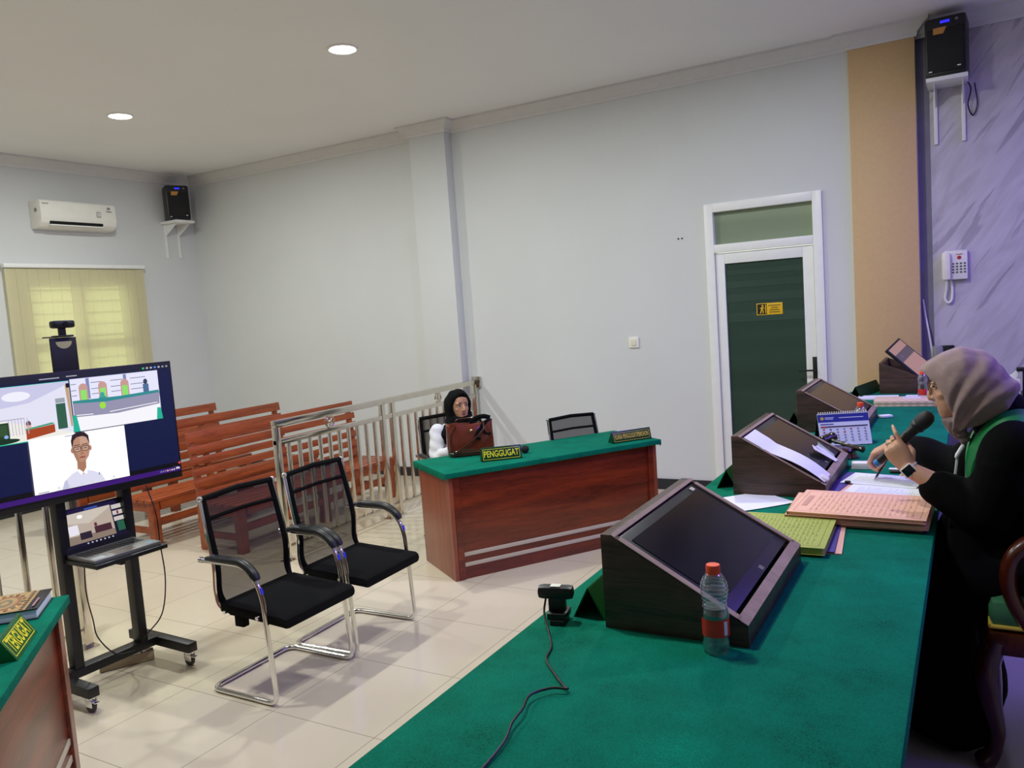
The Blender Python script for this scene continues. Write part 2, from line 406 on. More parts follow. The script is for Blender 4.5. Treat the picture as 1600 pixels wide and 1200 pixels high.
class Flat:
    """printed or displayed areas on one plane: coloured polygons stacked in thin layers."""
    def __init__(s, mtx): s.m = mtx; s.v = []; s.f = []; s.mi = []; s.mats = []; s.k = 0
    def _m(s, m):
        if m not in s.mats: s.mats.append(m)
        return s.mats.index(m)
    def poly(s, pts, m, layer=None):
        s.k += 1
        z = (layer if layer is not None else s.k)*0.00012
        i0 = len(s.v)
        for p in pts: s.v.append(s.m @ V3((p[0], p[1], z)))
        s.f.append(list(range(i0, i0+len(pts)))); s.mi.append(s._m(m)); return s
    def rect(s, x0, x1, y0, y1, m, layer=None): return s.poly([(x0, y0), (x1, y0), (x1, y1), (x0, y1)], m, layer)
    def oval(s, c, rx, ry, m, layer=None, n=20, a0=0, a1=2*PI):
        return s.poly([(c[0]+rx*math.cos(a0+(a1-a0)*i/n), c[1]+ry*math.sin(a0+(a1-a0)*i/n)) for i in range(n+(0 if a1-a0 > 6.2 else 1))], m, layer)
    def line(s, a, b, w, m, layer=None):
        d = V3((b[0]-a[0], b[1]-a[1], 0)).normalized(); nx, ny = -d.y*w/2, d.x*w/2
        return s.poly([(a[0]+nx, a[1]+ny), (a[0]-nx, a[1]-ny), (b[0]-nx, b[1]-ny), (b[0]+nx, b[1]+ny)], m, layer)
    def build(s, name, parent):
        me = bpy.data.meshes.new(name); me.from_pydata([tuple(x) for x in s.v], [], s.f)
        for m in s.mats: me.materials.append(m)
        for p, i in zip(me.polygons, s.mi): p.material_index = i
        me.update(); return obj(name, me, None, parent)
def remeshed(mb, voxel, smooth_it=6, factor=0.5, name='body', disp=None):
    bmesh.ops.recalc_face_normals(mb.bm, faces=mb.bm.faces)
    me = bpy.data.meshes.new('src'); mb.bm.to_mesh(me); mb.bm.free()
    o = bpy.data.objects.new('src', me); C.objects.link(o)
    r = o.modifiers.new('r', 'REMESH'); r.mode = 'VOXEL'; r.voxel_size = voxel; r.adaptivity = 0
    if smooth_it:
        sm = o.modifiers.new('s', 'SMOOTH'); sm.factor = factor; sm.iterations = smooth_it
    dg = bpy.context.evaluated_depsgraph_get(); dg.update()
    out = bpy.data.meshes.new_from_object(o.evaluated_get(dg))
    bpy.data.objects.remove(o); bpy.data.meshes.remove(me)
    if disp:
        nv = len(out.vertices); co = np.empty(nv*3, 'f'); no = np.empty(nv*3, 'f')
        out.vertices.foreach_get('co', co); out.vertices.foreach_get('normal', no)
        cs = [V3(x) for x in co.reshape(-1, 3)]; ns = [V3(x) for x in no.reshape(-1, 3)]
        out.vertices.foreach_set('co', np.array([a+disp(a, b) for a, b in zip(cs, ns)], 'f').ravel()); out.update()
    for p in out.polygons: p.use_smooth = True
    out.materials.clear(); out.name = name
    return out
def bez(p0, p1, p2, n=8):
    p0, p1, p2 = V3(p0), V3(p1), V3(p2)
    return [p0*(1-t)**2+p1*(2*t*(1-t))+p2*t*t for t in [i/n for i in range(n+1)]]
def smooth_path(pts, k=6):
    """Catmull-Rom through the points"""
    P = [V3(p) for p in pts]; P = [P[0]*2-P[1]]+P+[P[-1]*2-P[-2]]; out = []
    for i in range(1, len(P)-2):
        a, b, c, d = P[i-1:i+3]
        for j in range(k):
            t = j/k; out.append(0.5*((2*b)+(c-a)*t+(2*a-5*b+4*c-d)*t*t+(3*b-a-3*c+d)*t**3))
    out.append(P[-2]); return out

# ================================================================ the room
struct('floor', MB().b6(LEFT_X-.15, RIGHT_X+.1, FRONT_Y-.1, WALL_Y+.25, -.1, 0), M['tiles'])
struct('ceiling', MB().b6(LEFT_X-.15, RIGHT_X+.1, FRONT_Y-.1, WALL_Y+.25, CEIL, CEIL+.1), M['ceiling'])
# back wall with a door opening
DX0, DX1, DZ = -1.985, -1.075, 2.53
wb = MB()
wb.b6(LEFT_X-.15, DX0, WALL_Y, WALL_Y+.2, 0, CEIL); wb.b6(DX1, -.345, WALL_Y, WALL_Y+.2, 0, CEIL); wb.b6(DX0, DX1, WALL_Y, WALL_Y+.2, DZ, CEIL)
struct('wall_back', wb, M['wall'])
struct('wall_back_marble', MB().b6(-.255, RIGHT_X+.1, 7.10, WALL_Y+.2, 0, CEIL), M['marble'])
struct('wall_back_groove', MB().b6(-.345, -.255, 7.15, WALL_Y+.2, 0, CEIL), mat('groove_led_tint', '#8f8aa0', 0.6))  # violet LED glow and shade of the groove put into its colour
struct('trim_1', MB().b6(-.815, -.345, 7.015, WALL_Y, 0, CEIL, .002), M['tan'])
struct('trim_2', MB().b6(-5.04, -4.60, 6.92, WALL_Y, 0, CEIL, .003), M['wall'])
# left wall with window opening
WY0, WY1, WZ0, WZ1 = 4.86, 6.05, 0.95, 2.42
wl = MB()
wl.b6(LEFT_X-.15, LEFT_X, FRONT_Y, WY0, 0, CEIL); wl.b6(LEFT_X-.15, LEFT_X, WY1, WALL_Y, 0, CEIL)
wl.b6(LEFT_X-.15, LEFT_X, WY0, WY1, 0, WZ0); wl.b6(LEFT_X-.15, LEFT_X, WY0, WY1, WZ1, CEIL)
struct('wall_left', wl, M['wall'])
struct('wall_right', MB().b6(RIGHT_X, RIGHT_X+.1, FRONT_Y, 7.1, 0, CEIL), M['marble'])
struct('wall_front', MB().b6(LEFT_X, RIGHT_X, FRONT_Y-.1, FRONT_Y, 0, CEIL), M['wall'])
struct('floor_podium', MB().b6(-.90, RIGHT_X, FRONT_Y, 7.1, 0.0, ZP, .004), M['podium'])
# crown mouldings
def crown(name, path, h=.115, d=.10):
    prof = [(0, 0), (d, 0), (d, -.02), (d*.72, -.035), (d*.45, -.062), (d*.2, -.085), (d*.2, -.10), (.012, -h), (0, -h)]
    b = MB(); P = [V3((p[0], p[1], 0)) for p in path]; rings = []
    for i, p in enumerate(P):
        d0 = (P[i]-P[i-1]).normalized() if i else (P[1]-P[0]).normalized()
        d1 = (P[i+1]-P[i]).normalized() if i < len(P)-1 else d0
        n0, n1 = V3((d0.y, -d0.x, 0)), V3((d1.y, -d1.x, 0)); n = (n0+n1).normalized(); k = 1/max(.3, n.dot(n0))
        rings.append([p+n*(a*k)+V3((0, 0, CEIL+z)) for a, z in prof])
    b.loft(rings); struct(name, b, M['crown'], smooth=25)
crown('trim_crown_back', [(LEFT_X, WALL_Y), (-5.04, WALL_Y), (-5.04, 6.92), (-4.60, 6.92), (-4.60, WALL_Y), (-.815, WALL_Y), (-.815, 7.015), (-.345, 7.015), (-.345, 7.10), (RIGHT_X, 7.10)])
crown('trim_crown_left', [(LEFT_X, FRONT_Y), (LEFT_X, WALL_Y)])
bs = MB(); bs.b6(LEFT_X, -5.04, WALL_Y-.014, WALL_Y, 0, .10); bs.b6(-5.05, -4.59, 6.906, 6.92, 0, .10); bs.b6(-4.60, DX0-.04, WALL_Y-.014, WALL_Y, 0, .10); bs.b6(-4.6, -4.586, 6.92, WALL_Y, 0, .10)
struct('baseboard_back', bs, M['dark_base'])
struct('baseboard_left', MB().b6(LEFT_X, LEFT_X+.014, FRONT_Y, WALL_Y-.014, 0, .10), M['dark_base'])
# window_1 : frame, mullions, louvres, glass
wf = MB()
for y0, y1 in ((WY0, WY0+.06), (WY1-.06, WY1), (5.40, 5.52)): wf.b6(LEFT_X-.12, LEFT_X-.05, y0, y1, WZ0, WZ1)
for z0, z1 in ((WZ0, WZ0+.06), (WZ1-.06, WZ1), (1.66, 1.76)): wf.b6(LEFT_X-.12, LEFT_X-.05, WY0, WY1, z0, z1)
w1 = struct('window_1', wf, M['white_trim'])
lv = MB()
for i in range(11):
    z = 1.03+.13*i
    if abs(z-1.71) > .05: lv.b6(LEFT_X-.105, LEFT_X-.085, WY0+.06, WY1-.06, z-.012, z+.012)
obj('grille', lv, M['white_trim'], w1)
obj('pane', MB().b6(LEFT_X-.135, LEFT_X-.13, WY0, WY1, WZ0, WZ1), M['glass'], w1)
# door_1 : frame, transom, leaf, handle
df = MB()
yf0, yf1 = WALL_Y-.03, WALL_Y+.10
df.b6(DX0-.03, DX0+.045, yf0, yf1, 0, DZ+.03, .004); df.b6(DX1-.045, DX1+.03, yf0, yf1, 0, DZ+.03, .004)
df.b6(DX0+.045, DX1-.045, yf0, yf1, DZ-.045, DZ+.03, .004); df.b6(DX0+.045, DX1-.045, yf0, yf1, 2.135, 2.205, .004)
d1 = struct('door_1', df, M['white_trim'])
obj('transom_pane', MB().b6(DX0+.045, DX1-.045, WALL_Y+.03, WALL_Y+.04, 2.205, DZ-.045), M['transom_glass'], d1)
lf = MB(); LX0, LX1 = DX0+.05, DX1-.05
lf.b6(LX0, LX0+.075, WALL_Y-.005, WALL_Y+.05, 0.01, 2.13, .004); lf.b6(LX1-.085, LX1, WALL_Y-.005, WALL_Y+.05, 0.01, 2.13, .004)
lf.b6(LX0+.075, LX1-.085, WALL_Y-.005, WALL_Y+.05, 2.035, 2.13, .004); lf.b6(LX0+.075, LX1-.085, WALL_Y-.005, WALL_Y+.05, 0.01, .25, .004)
obj('door_leaf', lf, M['white_trim'], d1)
obj('door_pane', MB().b6(LX0+.07, LX1-.08, WALL_Y+.015, WALL_Y+.025, .24, 2.04), M['door_glass'], d1)
bd = MB()
for z0, z1 in ((1.93, 1.975), (1.82, 1.875), (1.70, 1.765), (1.52, 1.60)): bd.b6(LX0+.075, LX1-.085, WALL_Y+.0125, WALL_Y+.0148, z0, z1)
obj('blind_band', bd, M['door_glass_band'], d1)  # blinds behind the glass, put in as slightly lighter strips
hd = MB(); hd.b6(-1.158, -1.118, WALL_Y-.022, WALL_Y-.004, .97, 1.20, .004)
hd.cyl((-1.138, WALL_Y-.02, 1.09), (-1.138, WALL_Y-.06, 1.09), .009); hd.b6(-1.265, -1.13, WALL_Y-.068, WALL_Y-.052, 1.082, 1.098, .005)
obj('door_handle', hd, M['black_metal'], d1)
# emergency sign on the door pane
s = thing('door_sticker', 'yellow and black emergency exit sticker on the green glass door', 'sticker', (-1.497, WALL_Y+.012, 1.622))
mtx = basis((1, 0, 0), (0, 0, 1), (0, -1, 0))
obj('sticker_sheet', MB().b6(-.108, .108, -.001, .002, -.05, .05, .0005), M['yellow_sticker'], s)
f = Flat(Matrix.Translation((0, -.0012, 0)) @ mtx); K = M['black_plastic']; Y_ = M['yellow_sticker']
f.rect(-.102, -.022, -.044, .044, K); f.rect(-.036, -.028, -.036, .036, Y_)
f.oval((-.058, .028), .009, .009, Y_); f.poly([(-.066, .017), (-.052, .017), (-.058, -.008), (-.072, -.004)], Y_)
f.line((-.066, -.004), (-.078, -.036), .009, Y_); f.line((-.064, -.006), (-.052, -.016), .009, Y_); f.line((-.052, -.014), (-.056, -.036), .008, Y_)
f.line((-.056, .014), (-.042, .004), .007, Y_); f.line((-.064, .014), (-.08, .006), .007, Y_)
for i, (a, b_) in enumerate(((-.012, .092), (.012, .070), (0, .080), (-.004, .086))): f.rect(a, b_, .024-.019*i, .033-.019*i, mat('sticker_print', '#8a6a10', .5))
f.build('pictogram', s)
# small dowel holes in the wall
tag(obj('wall_anchor', MB().cyl((-2.262, WALL_Y-.003, 2.293), (-2.262, WALL_Y, 2.293), .008).cyl((-2.228, WALL_Y-.003, 2.293), (-2.228, WALL_Y, 2.293), .008), M['dark_base']), 'pair of tiny screw anchors left in the bare wall left of the door', 'screw anchor')
sw = thing('light_switch', 'cream light switch on the white wall left of the door', 'switch', (-2.735, WALL_Y, 1.385))
obj('switch_plate', MB().b6(-.05, .05, -.016, 0, -.05, .05, .006), M['white_plastic'], sw)
obj('rocker', MB().b6(-.026, .026, -.022, -.012, -.03, .03, .004), mat('cream_plastic', '#e4dfc8', .35), sw)
tag(obj('wall_socket', MB().b6(-.235+.02, -.14+.02, 7.07, 7.10, 1.17, 1.255, .005), M['black_plastic']), 'small black wall box low on the grey marble wall behind the seated judge', 'socket')
# white cable in the groove
tag(obj('wall_cable', MB().tube(smooth_path([(-.33, 7.14, 1.62), (-.315, 7.12, 1.5), (-.285, 7.09, 1.3), (-.262, 7.085, 1.05), (-.26, 7.08, .5)]), .007, 8), M['white_plastic']), 'thin white cable hanging in the violet groove beside the tan panel', 'cable')
# ------------------------------------------------ vertical blind over the window
bl = thing('vertical_blind', 'cream vertical blind covering the window on the left wall', 'blind', (LEFT_X, 5.42, 2.58))
obj('headrail', MB().b6(.015, .075, -.81, .81, -.02, .022, .004), M['white_trim'], bl)
N = 14
for i in range(N):
    y = -.80+1.60*(i+.5)/N
    b = MB(); a = math.radians(2.5)
    b.box((.05, y, -.80), (.0016, .1165, 1.54), Matrix.Translation((.05, y, 0)) @ Matrix.Rotation(a, 4, 'Z') @ Matrix.Translation((-.05, -y, 0)))
    obj('slat', b, M['blind'], bl)
# ------------------------------------------------ air conditioner
ac = thing('air_conditioner', 'white split air conditioner high on the left wall above the blind', 'air conditioner', (LEFT_X, 5.40, 2.97))
pr = [(0, 0), (.14, .01), (.195, .055), (.21, .12), (.205, .27), (.19, .295), (0, .295)]
obj('casing', MB().prism(pr, (1, 0, 0), (0, 0, 1), (0, 1, 0), (0, -.42, 0), .86, .012), M['white_plastic'], ac)
obj('air_outlet', MB().b6(.16, .207, -.33, .27, .045, .075, .006), M['void'], ac)
obj('louver', MB().b6(.15, .212, -.33, .27, .028, .040, .004), M['white_trim'], ac)
f = Flat(Matrix.Translation((.2118, 0, .15)) @ basis((0, 1, 0), (0, 0, 1), (1, 0, 0)))
f.rect(-.40, -.33, .10, .108, M['grey_plastic']); f.rect(.20, .25, -.01, .05, M['grey_plastic']); f.rect(.206, .222, .022, .042, M['white_plastic']); f.rect(.228, .244, .0, .042, M['white_plastic']); f.rect(.206, .222, 0, .016, M['white_plastic'])
f.oval((.35, .095), .022, .014, M['grey_plastic']); f.rect(.32, .385, .055, .066, M['grey_plastic'])
f.build('sticker', ac)
obj('logo_disc', MB().cyl((.12, -.425, .19), (.12, -.42, .19), .022), M['grey_plastic'], ac)
# ------------------------------------------------ loudspeakers and brackets
def loudspeaker(loc, rz, label):
    t = thing('loudspeaker', label, 'loudspeaker', loc, rz, 'wall loudspeakers')
    w, d, h = .27, .24, .42
    obj('cabinet', MB().b6(-w/2, w/2, -d/2, d/2, .0, h, .028), M['black_plastic'], t)
    obj('grille', MB().b6(-w/2+.018, w/2-.018, -d/2-.012, -d/2+.01, .03, h-.085, .012), mat('speaker_grille', '#0c0c0d', .75, var=.3, scale=300, bump=.3), t)
    obj('badge', MB().prism([(-.045, 0), (.02, 0), (.04, .045), (-.045, .045)], (1, 0, 0), (0, 0, 1), (0, -1, 0), (-.03, -d/2-.011, h-.125), .003), M['orange_label'], t)
    obj('display', MB().b6(-.03, .03, -d/2-.006, -d/2+.004, h-.05, h-.032, .002), emit_mat('blue_display', '#2a2aff', 1.2), t)
    obj('knob', MB().cyl((.075, -d/2-.008, h-.04), (.075, -d/2+.002, h-.04), .01), M['silver'], t)
    obj('foot_mark', MB().b6(.075, .098, -d/2-.014, -d/2-.004, .05, .058, .002).b6(-.108, -.085, -d/2-.014, -d/2-.004, .035, .043, .002), M['white_plastic'], t)
    return t
def bracket(loc, rz, label):
    t = thing('wall_bracket', label, 'bracket', loc, rz, 'loudspeaker wall brackets')
    obj('shelf', MB().b6(-.135, .135, -.30, 0, -.03, 0, .004), M['white_trim'], t)
    for x in (-.085, .10):
        b = MB(); b.b6(x-.013, x+.013, -.022, 0, -.44, -.0305, .003)
        for z in (-.12, -.25, -.38): b.cyl((x, -.024, z), (x, -.02, z), .005)
        b.prism([(-.022, -.03), (-.25, -.03), (-.022, -.17)], (0, 1, 0), (0, 0, 1), (1, 0, 0), (x-.003, 0, 0), .006)
        obj('strut', b, M['white_trim'], t)
    return t
bracket((-.13, 7.10, 3.235), 0, 'white steel bracket with two struts on the marble wall')
sp = loudspeaker((-.128, 6.925, 3.2352), math.radians(-4), 'black loudspeaker on the marble wall beside the tan panel')
b = MB().tube(smooth_path([(-.02, 7.0, 3.235), (.02, 7.03, 3.16), (.0, 7.06, 3.05), (.03, 7.08, 2.97), (.06, 7.085, 3.05), (.045, 7.06, 3.2)]), .005, 6)
tag(obj('speaker_cable', b, M['black_plastic']), 'black cable looping below the loudspeaker on the marble wall', 'cable')
bracket((LEFT_X, 6.70, 3.14), math.radians(90), 'white bracket under the far loudspeaker near the room corner')
loudspeaker((LEFT_X+.165, 6.70, 3.1402), math.radians(62), 'black loudspeaker in the far corner right of the air conditioner')
# ------------------------------------------------ wall telephone
ph = thing('wall_telephone', 'white wall telephone with keypad on the grey marble wall', 'telephone', (-.105, 7.10, 1.87))
obj('base', MB().b6(-.075, .085, -.045, 0, -.11, .11, .008), M['white_plastic'], ph)
hs = MB(); hs.b6(-.088, -.028, -.085, -.045, -.11, .10, .018)
obj('handset', hs, mat('handset_plastic', '#f2ecdc', .3), ph)
kp = MB()
for r in range(4):
    for c in range(4): kp.b6(-.012+.026*c-.007, -.012+.026*c+.007, -.05, -.044, -.055+.022*r-.0055, -.055+.022*r+.0055, .002)
obj('keypad', kp, mat('phone_keys', '#54525e', .5), ph)
obj('logo', MB().cyl((.03, -.0475, .055), (.03, -.044, .055), .014).b6(.008, .052, -.0475, -.044, .078, .083), mat('red_logo', '#b5323a', .4), ph)
obj('cord', MB().tube(smooth_path([(-.055, -.055, -.105), (-.06, -.03, -.18), (-.07, -.02, -.25), (-.05, -.02, -.285), (-.025, -.02, -.26), (-.02, -.02, -.18), (-.03, -.015, -.10)]), [.009]*37, 8), M['white_plastic'], ph)
# ------------------------------------------------ ceiling downlights
def downlight(x, y, label, power):
    t = thing('ceiling_downlight', label, 'lamp', (x, y, CEIL), 0, 'ceiling downlights')
    obj('rim', MB().lathe([(.098, 0), (.112, 0), (.112, -.006), (.10, -.010), (.092, -.006), (.092, .0)], n=36), M['white_trim'], t)
    obj('diffuser', MB().lathe([(.001, -.022), (.05, -.019), (.08, -.010), (.094, -.001), (.001, -.0005)], n=36), emit_mat('lamp_diffuser', '#fffaf0', 14.0), t)
    area_light('lamp_light', (0, 0, -.026), (0, 0, 0), .17, power, LAMP_COL, 'DISK', parent=t)
downlight(-6.52, 4.67, 'round ceiling downlight farthest from the camera, left of the brighter one', LAMP_W)
downlight(-3.90, 4.64, 'round ceiling downlight nearest the camera, above the mesh chairs', LAMP_W)
for x, y in ((-1.28, 4.6), (-6.52, 2.0), (-3.9, 2.0), (-1.55, 2.05)):
    downlight(x, y, 'round ceiling downlight above the rest of the courtroom', LAMP_W*.9)

# ================================================================ courtroom furniture
# ------------------------------------------------ party desks
def party_desk(loc, rz, label):
    t = thing('party_desk', label, 'desk', loc, rz, 'party desks')
    L, D, Z = .83, .2875, .70
    ft = MB(); ft.b6(-L-.03, L+.03, -D-.03, D+.03, Z, Z+.035, .004)
    c = obj('cloth_top', ft, M['felt'], t)
    n = 22
    for xs in (-L-.03, L+.026):
      zz = MB()
      for i in range(n):
        y = -D-.03+(2*D+.06)*i/n; w = (2*D+.06)/n
        zz.prism([(0, 0), (w, 0), (w*.5, -.016)], (0, 1, 0), (0, 0, 1), (1, 0, 0), (xs, y, Z+.001), .004)
      obj('cloth_fringe', zz, M['felt'], c)
    for sx in (-1, 1):
        obj('side_panel', MB().b6(sx*L-sx*.03, sx*L, -D, D, 0, Z, .003), M['mahogany_side'], t)
        obj('front_post', MB().b6(sx*L-sx*.075, sx*L-sx*.031, -D-.002, -D+.04, 0, Z, .003), M['mahogany'], t)
    fp = obj('front_panel', MB().b6(-L+.075, L-.075, -D+.012, -D+.03, .0, Z, .002), M['mahogany'], t)
    for z in (.085, .155): obj('inlay_stripe', MB().b6(-L+.078, L-.078, -D+.007, -D+.013, z, z+.026, .001), M['stripe'], fp)
    return t
E1 = V3((.563, .826, 0)); BK = V3((-.826, .563, 0)); FL = V3((-2.985, 4.235, 0))
pd_c = FL+E1*.83+BK*.2875
pd = party_desk(pd_c, math.atan2(.826, .563), 'mahogany desk with green cloth top where the woman in the black headscarf sits')
td_c = V3((-3.215, 1.785, 0))+V3((.745, -.667, 0))*.83+V3((-.667, -.745, 0))*.2875
TD_RZ = math.atan2(.667, -.745)
td = party_desk(td_c, TD_RZ, 'mahogany desk with green cloth top and a book at the lower left corner')
# ------------------------------------------------ name signs
def sign(name, text, loc, rz, length, h, dpt, label, ltr, bg, size, width, lean=.30):
    t = thing(name, label, 'sign', loc, rz)
    y0, y1 = -dpt/2, dpt/2; ya = y0+dpt*lean
    obj('body', MB().prism([(y0, 0), (y1, 0), (ya+.004, h), (ya-.004, h)], (0, 1, 0), (0, 0, 1), (1, 0, 0), (-length/2, 0, 0), length, .0015), bg, t)
    up = V3((0, ya-.004-y0, h)); hl = up.length; up.normalize(); nrm = V3((0, -up.z, up.y))
    m = basis((1, 0, 0), up, nrm, V3((0, y0, 0))+up*(hl/2)+nrm*.0004)
    text_obj('lettering', text, size, ltr, m @ Matrix.Translation((0, 0, .0006)), t, width)
    f = Flat(m); a, b_ = length/2-.012, hl/2-.012; w = .003
    f.rect(-a, a, b_-w, b_, ltr, 2); f.rect(-a, a, -b_, -b_+w, ltr, 2); f.rect(-a, -a+w, -b_, b_, ltr, 2); f.rect(a-w, a, -b_, b_, ltr, 2)
    f.build('border_line', t); return t
sign('desk_sign', 'PENGGUGAT', (-2.862, 4.715, .735), math.radians(41), .285, .095, .09, 'green sign reading PENGGUGAT on the desk in front of the brown bag', M['sign_yellow'], M['sign_dark'], .062, .245)
sign('desk_sign', 'KUASA PENGGUGAT/PEMOHON', (-2.225, 5.535, .735), math.radians(53), .33, .085, .085, 'long green sign reading KUASA PENGGUGAT PEMOHON at the right end of the desk', M['gold_line'], M['sign_dark'], .05, .285)
sign('desk_sign', 'TERGUGAT', (-2.855, 1.408, .735), TD_RZ, .265, .08, .095, 'green sign reading TERGUGAT on the desk at lower left', M['sign_yellow'], M['sign_green'], .075, .215, .55)
# book on the near desk
bk = thing('book', 'thick black book with golden ornament on the lower left desk', 'book', td_c+Matrix.Rotation(TD_RZ, 3, 'Z') @ V3((.722, -.105, .735)), TD_RZ)
obj('pages', MB().b6(-.118, .118, -.152, .148, .003, .036, .002), M['paper'], bk)
obj('cover', MB().b6(-.123, .123, -.157, .157, .036, .041, .001).b6(-.123, .123, -.157, .157, 0, .003, .001).b6(-.123, .123, .149, .157, .003, .036), mat('black_book_cover', '#1d1c1c', .35), bk)
f = Flat(Matrix.Translation((0, 0, .0413))); G1, G2, G3 = mat('gold_print', '#b39262', .4), mat('orange_print', '#98694a', .4), mat('olive_print', '#7d7459', .4)
f.rect(-.12, .12, -.115, .07, G1); f.oval((0, -.02), .11, .075, mat('tan_print', '#cfa36a', .4)); f.oval((0, -.02), .088, .055, G2); f.oval((0, -.02), .07, .042, G1); f.oval((0, -.02), .045, .026, G3); f.oval((0, -.02), .026, .014, G1)
for k in range(16):
    a = 2*PI*k/16; f.oval((.098*math.cos(a), -.02+.064*math.sin(a)), .012, .008, G2 if k % 2 else G3)
for k in range(9):
    for yy in (-.10, .058): f.oval((-.105+.026*k, yy), .009, .007, G3 if k % 2 else G2)
f.rect(-.08, .06, .108, .116, mat('silver_print', '#b9b9bd', .4)); f.rect(-.06, .04, .124, .130, mat('silver_print', '#b9b9bd', .4)); f.rect(-.1, .0, -.142, -.134, mat('pink_print', '#b58088', .4))
f.build('cover_print', bk)
# ------------------------------------------------ visitor chairs (cantilever, mesh back)
def visitor_chair(label):
    t = thing('visitor_chair', label, 'chair', (0, 0, 0), 0, 'mesh visitor chairs')
    fr = MB(); r = .0125
    for sy in (-1, 1):
        y = sy*.262
        side = [V3((-.20, y, .665))]+[V3((.02, y, .665))]+bez((.06, y, .664), (.17, y, .64), (.195, y, .50), 8)+[V3((.20, y, .44)), V3((.222, y, .10))]+bez((.224, y, .065), (.228, y, .014), (.17, y, .014), 6)+[V3((-.15, y, .014))]+bez((-.16, y, .014), (-.222, y, .014), (-.222, sy*.20, .014), 6)+[V3((-.222, 0, .014))]
        fr.tube(side, r, 10)
        fr.cyl((-.212, y, .665), (-.196, y, .665), .0145)
        back = smooth_path([(-.205, sy*.232, .955), (-.175, sy*.238, .80), (-.145, sy*.24, .63), (-.150, sy*.24, .50), (-.13, sy*.235, .43), (-.05, sy*.225, .405), (.2, sy*.225, .405)])
        fr.tube(back, .0095, 8)
        fr.ell((-.206, sy*.232, .957), .015)
    for x in (-.08, .14): fr.cyl((x, -.262, .415), (x, .262, .415), .009)
    obj('chrome_frame', fr, M['chrome'], t)
    bf = MB()
    for sy in (-1, 1):
        bf.tube(smooth_path([(-.205, sy*.215, .955), (-.172, sy*.22, .80), (-.140, sy*.222, .63), (-.146, sy*.222, .50), (-.12, sy*.218, .435)]), .017, 8, flat=.6)
    bf.tube([(-.206, -.225, .955), (-.208, 0, .966), (-.206, .225, .955)], .015, 8)
    bf.tube([(-.186, -.215, .855), (-.188, 0, .862), (-.186, .215, .855)], .014, 8, flat=.7)
    bf.tube([(-.120, -.215, .438), (-.120, .215, .438)], .012, 8)
    obj('back_frame', bf, M['black_fabric'], t)
    ms = MB(); prof = smooth_path([(-.200, 0, .955), (-.168, 0, .80), (-.136, 0, .63), (-.142, 0, .50), (-.117, 0, .44)])
    R = []
    for p in prof: R.append([(p.x-.012*math.cos(y/.215*1.4), y, p.z) for y in [-.215+.43*i/8 for i in range(9)]])
    for a, b_ in zip(R, R[1:]):
        for i in range(8):
            vs = [ms.bm.verts.new(q) for q in (a[i], a[i+1], b_[i+1], b_[i])]; ms.bm.faces.new(vs)
    bmesh.ops.remove_doubles(ms.bm, verts=ms.bm.verts, dist=1e-5)
    obj('mesh_back', ms, M['mesh'], t, smooth=60)
    st = MB(); st.b6(-.14, .31, -.245, .245, .40, .455, .026)
    for v in st.bm.verts:
        if v.co.x > .22: v.co.z -= (v.co.x-.22)*.35
    st.b6(-.04, .02, -.238, -.20, .345, .41, .006); st.b6(-.12, -.05, -.20, .20, .375, .41, .005)
    obj('seat', st, M['black_fabric'], t)
    for sy in (-1, 1):
        y = sy*.262
        ap = [V3((-.165, y, .676)), V3((-.10, y, .682)), V3((.02, y, .682))]+bez((.06, y, .681), (.135, y, .668), (.172, y, .605), 6)
        a = obj('armrest', MB().tube(ap, [.012, .022]+[.024]*(len(ap)-3)+[.018], 10, flat=.8, up=(0, 1, 0)), M['black_plastic'], t)
        m = basis((0, 1, 0), (-.2, 0, .98), (.98, 0, .2))
        obj('sticker', MB().box((0, 0, 0), (.012, .03, .002), Matrix.Translation((.196, y, .555)) @ m), mat('blue_sticker', '#3c3cff', .4), a)
    return t
ch = visitor_chair('black mesh visitor chair nearest the camera in front of the railing'); ch.location = (-3.055, 2.765, 0)
dup(ch, (-3.06, 3.325, 0), math.radians(1.5), 'black mesh visitor chair right beside the nearest one, toward the desk')
dup(ch, (-3.52, 5.15, 0), math.radians(-34), 'black mesh visitor chair the woman in the headscarf sits on')
c4 = dup(ch, (-2.605, 5.57, 0), math.radians(-32.5), 'empty black mesh visitor chair behind the desk at its right half'); c4.scale = (.93, .93, .93)
# ------------------------------------------------ stainless railings
def railing(label, X, y0, y1, posts, n_between, medal, end_foot=True):
    t = thing('railing', label, 'railing', (X, (y0+y1)/2, 0)); yc = (y0+y1)/2
    ST = M['steel']
    for nm, z, h, w in (('top_rail', 1.045, .05, .05), ('mid_rail', .905, .038, .038), ('bottom_rail', .10, .03, .03)):
        obj(nm, MB().b6(-w/2, w/2, y0-yc, y1-yc, z-h/2, z+h/2, .004), ST, t)
    for p in posts:
        b = MB().b6(-.022, .022, p-yc-.022, p-yc+.022, 0, 1.02, .003); b.b6(-.045, .045, p-yc-.045, p-yc+.045, 0, .008, .002)
        obj('post', b, ST, t)
    for a, b_, n in n_between:
        for i in range(1, n+1):
            y = a+(b_-a)*i/(n+1)-yc
            obj('baluster', MB().b6(-.0125, .0125, y-.0125, y+.0125, .115, .886, .002), ST, t)
    for m in medal:
        g = MB(); g.tube([(0, m-yc+.046*math.cos(2*PI*k/24), .972+.046*math.sin(2*PI*k/24)) for k in range(24)], .008, 8, closed=True)
        g.ell((0, m-yc, .972), (.012, .02, .02)); g.cyl((0, m-yc, .935), (0, m-yc, 1.01), .005)
        for k in range(4):
            a = PI/4+PI/2*k; g.cyl((0, m-yc, .972), (0, m-yc+.044*math.cos(a), .972+.044*math.sin(a)), .004)
        obj('medallion', g, ST, t)
    return t
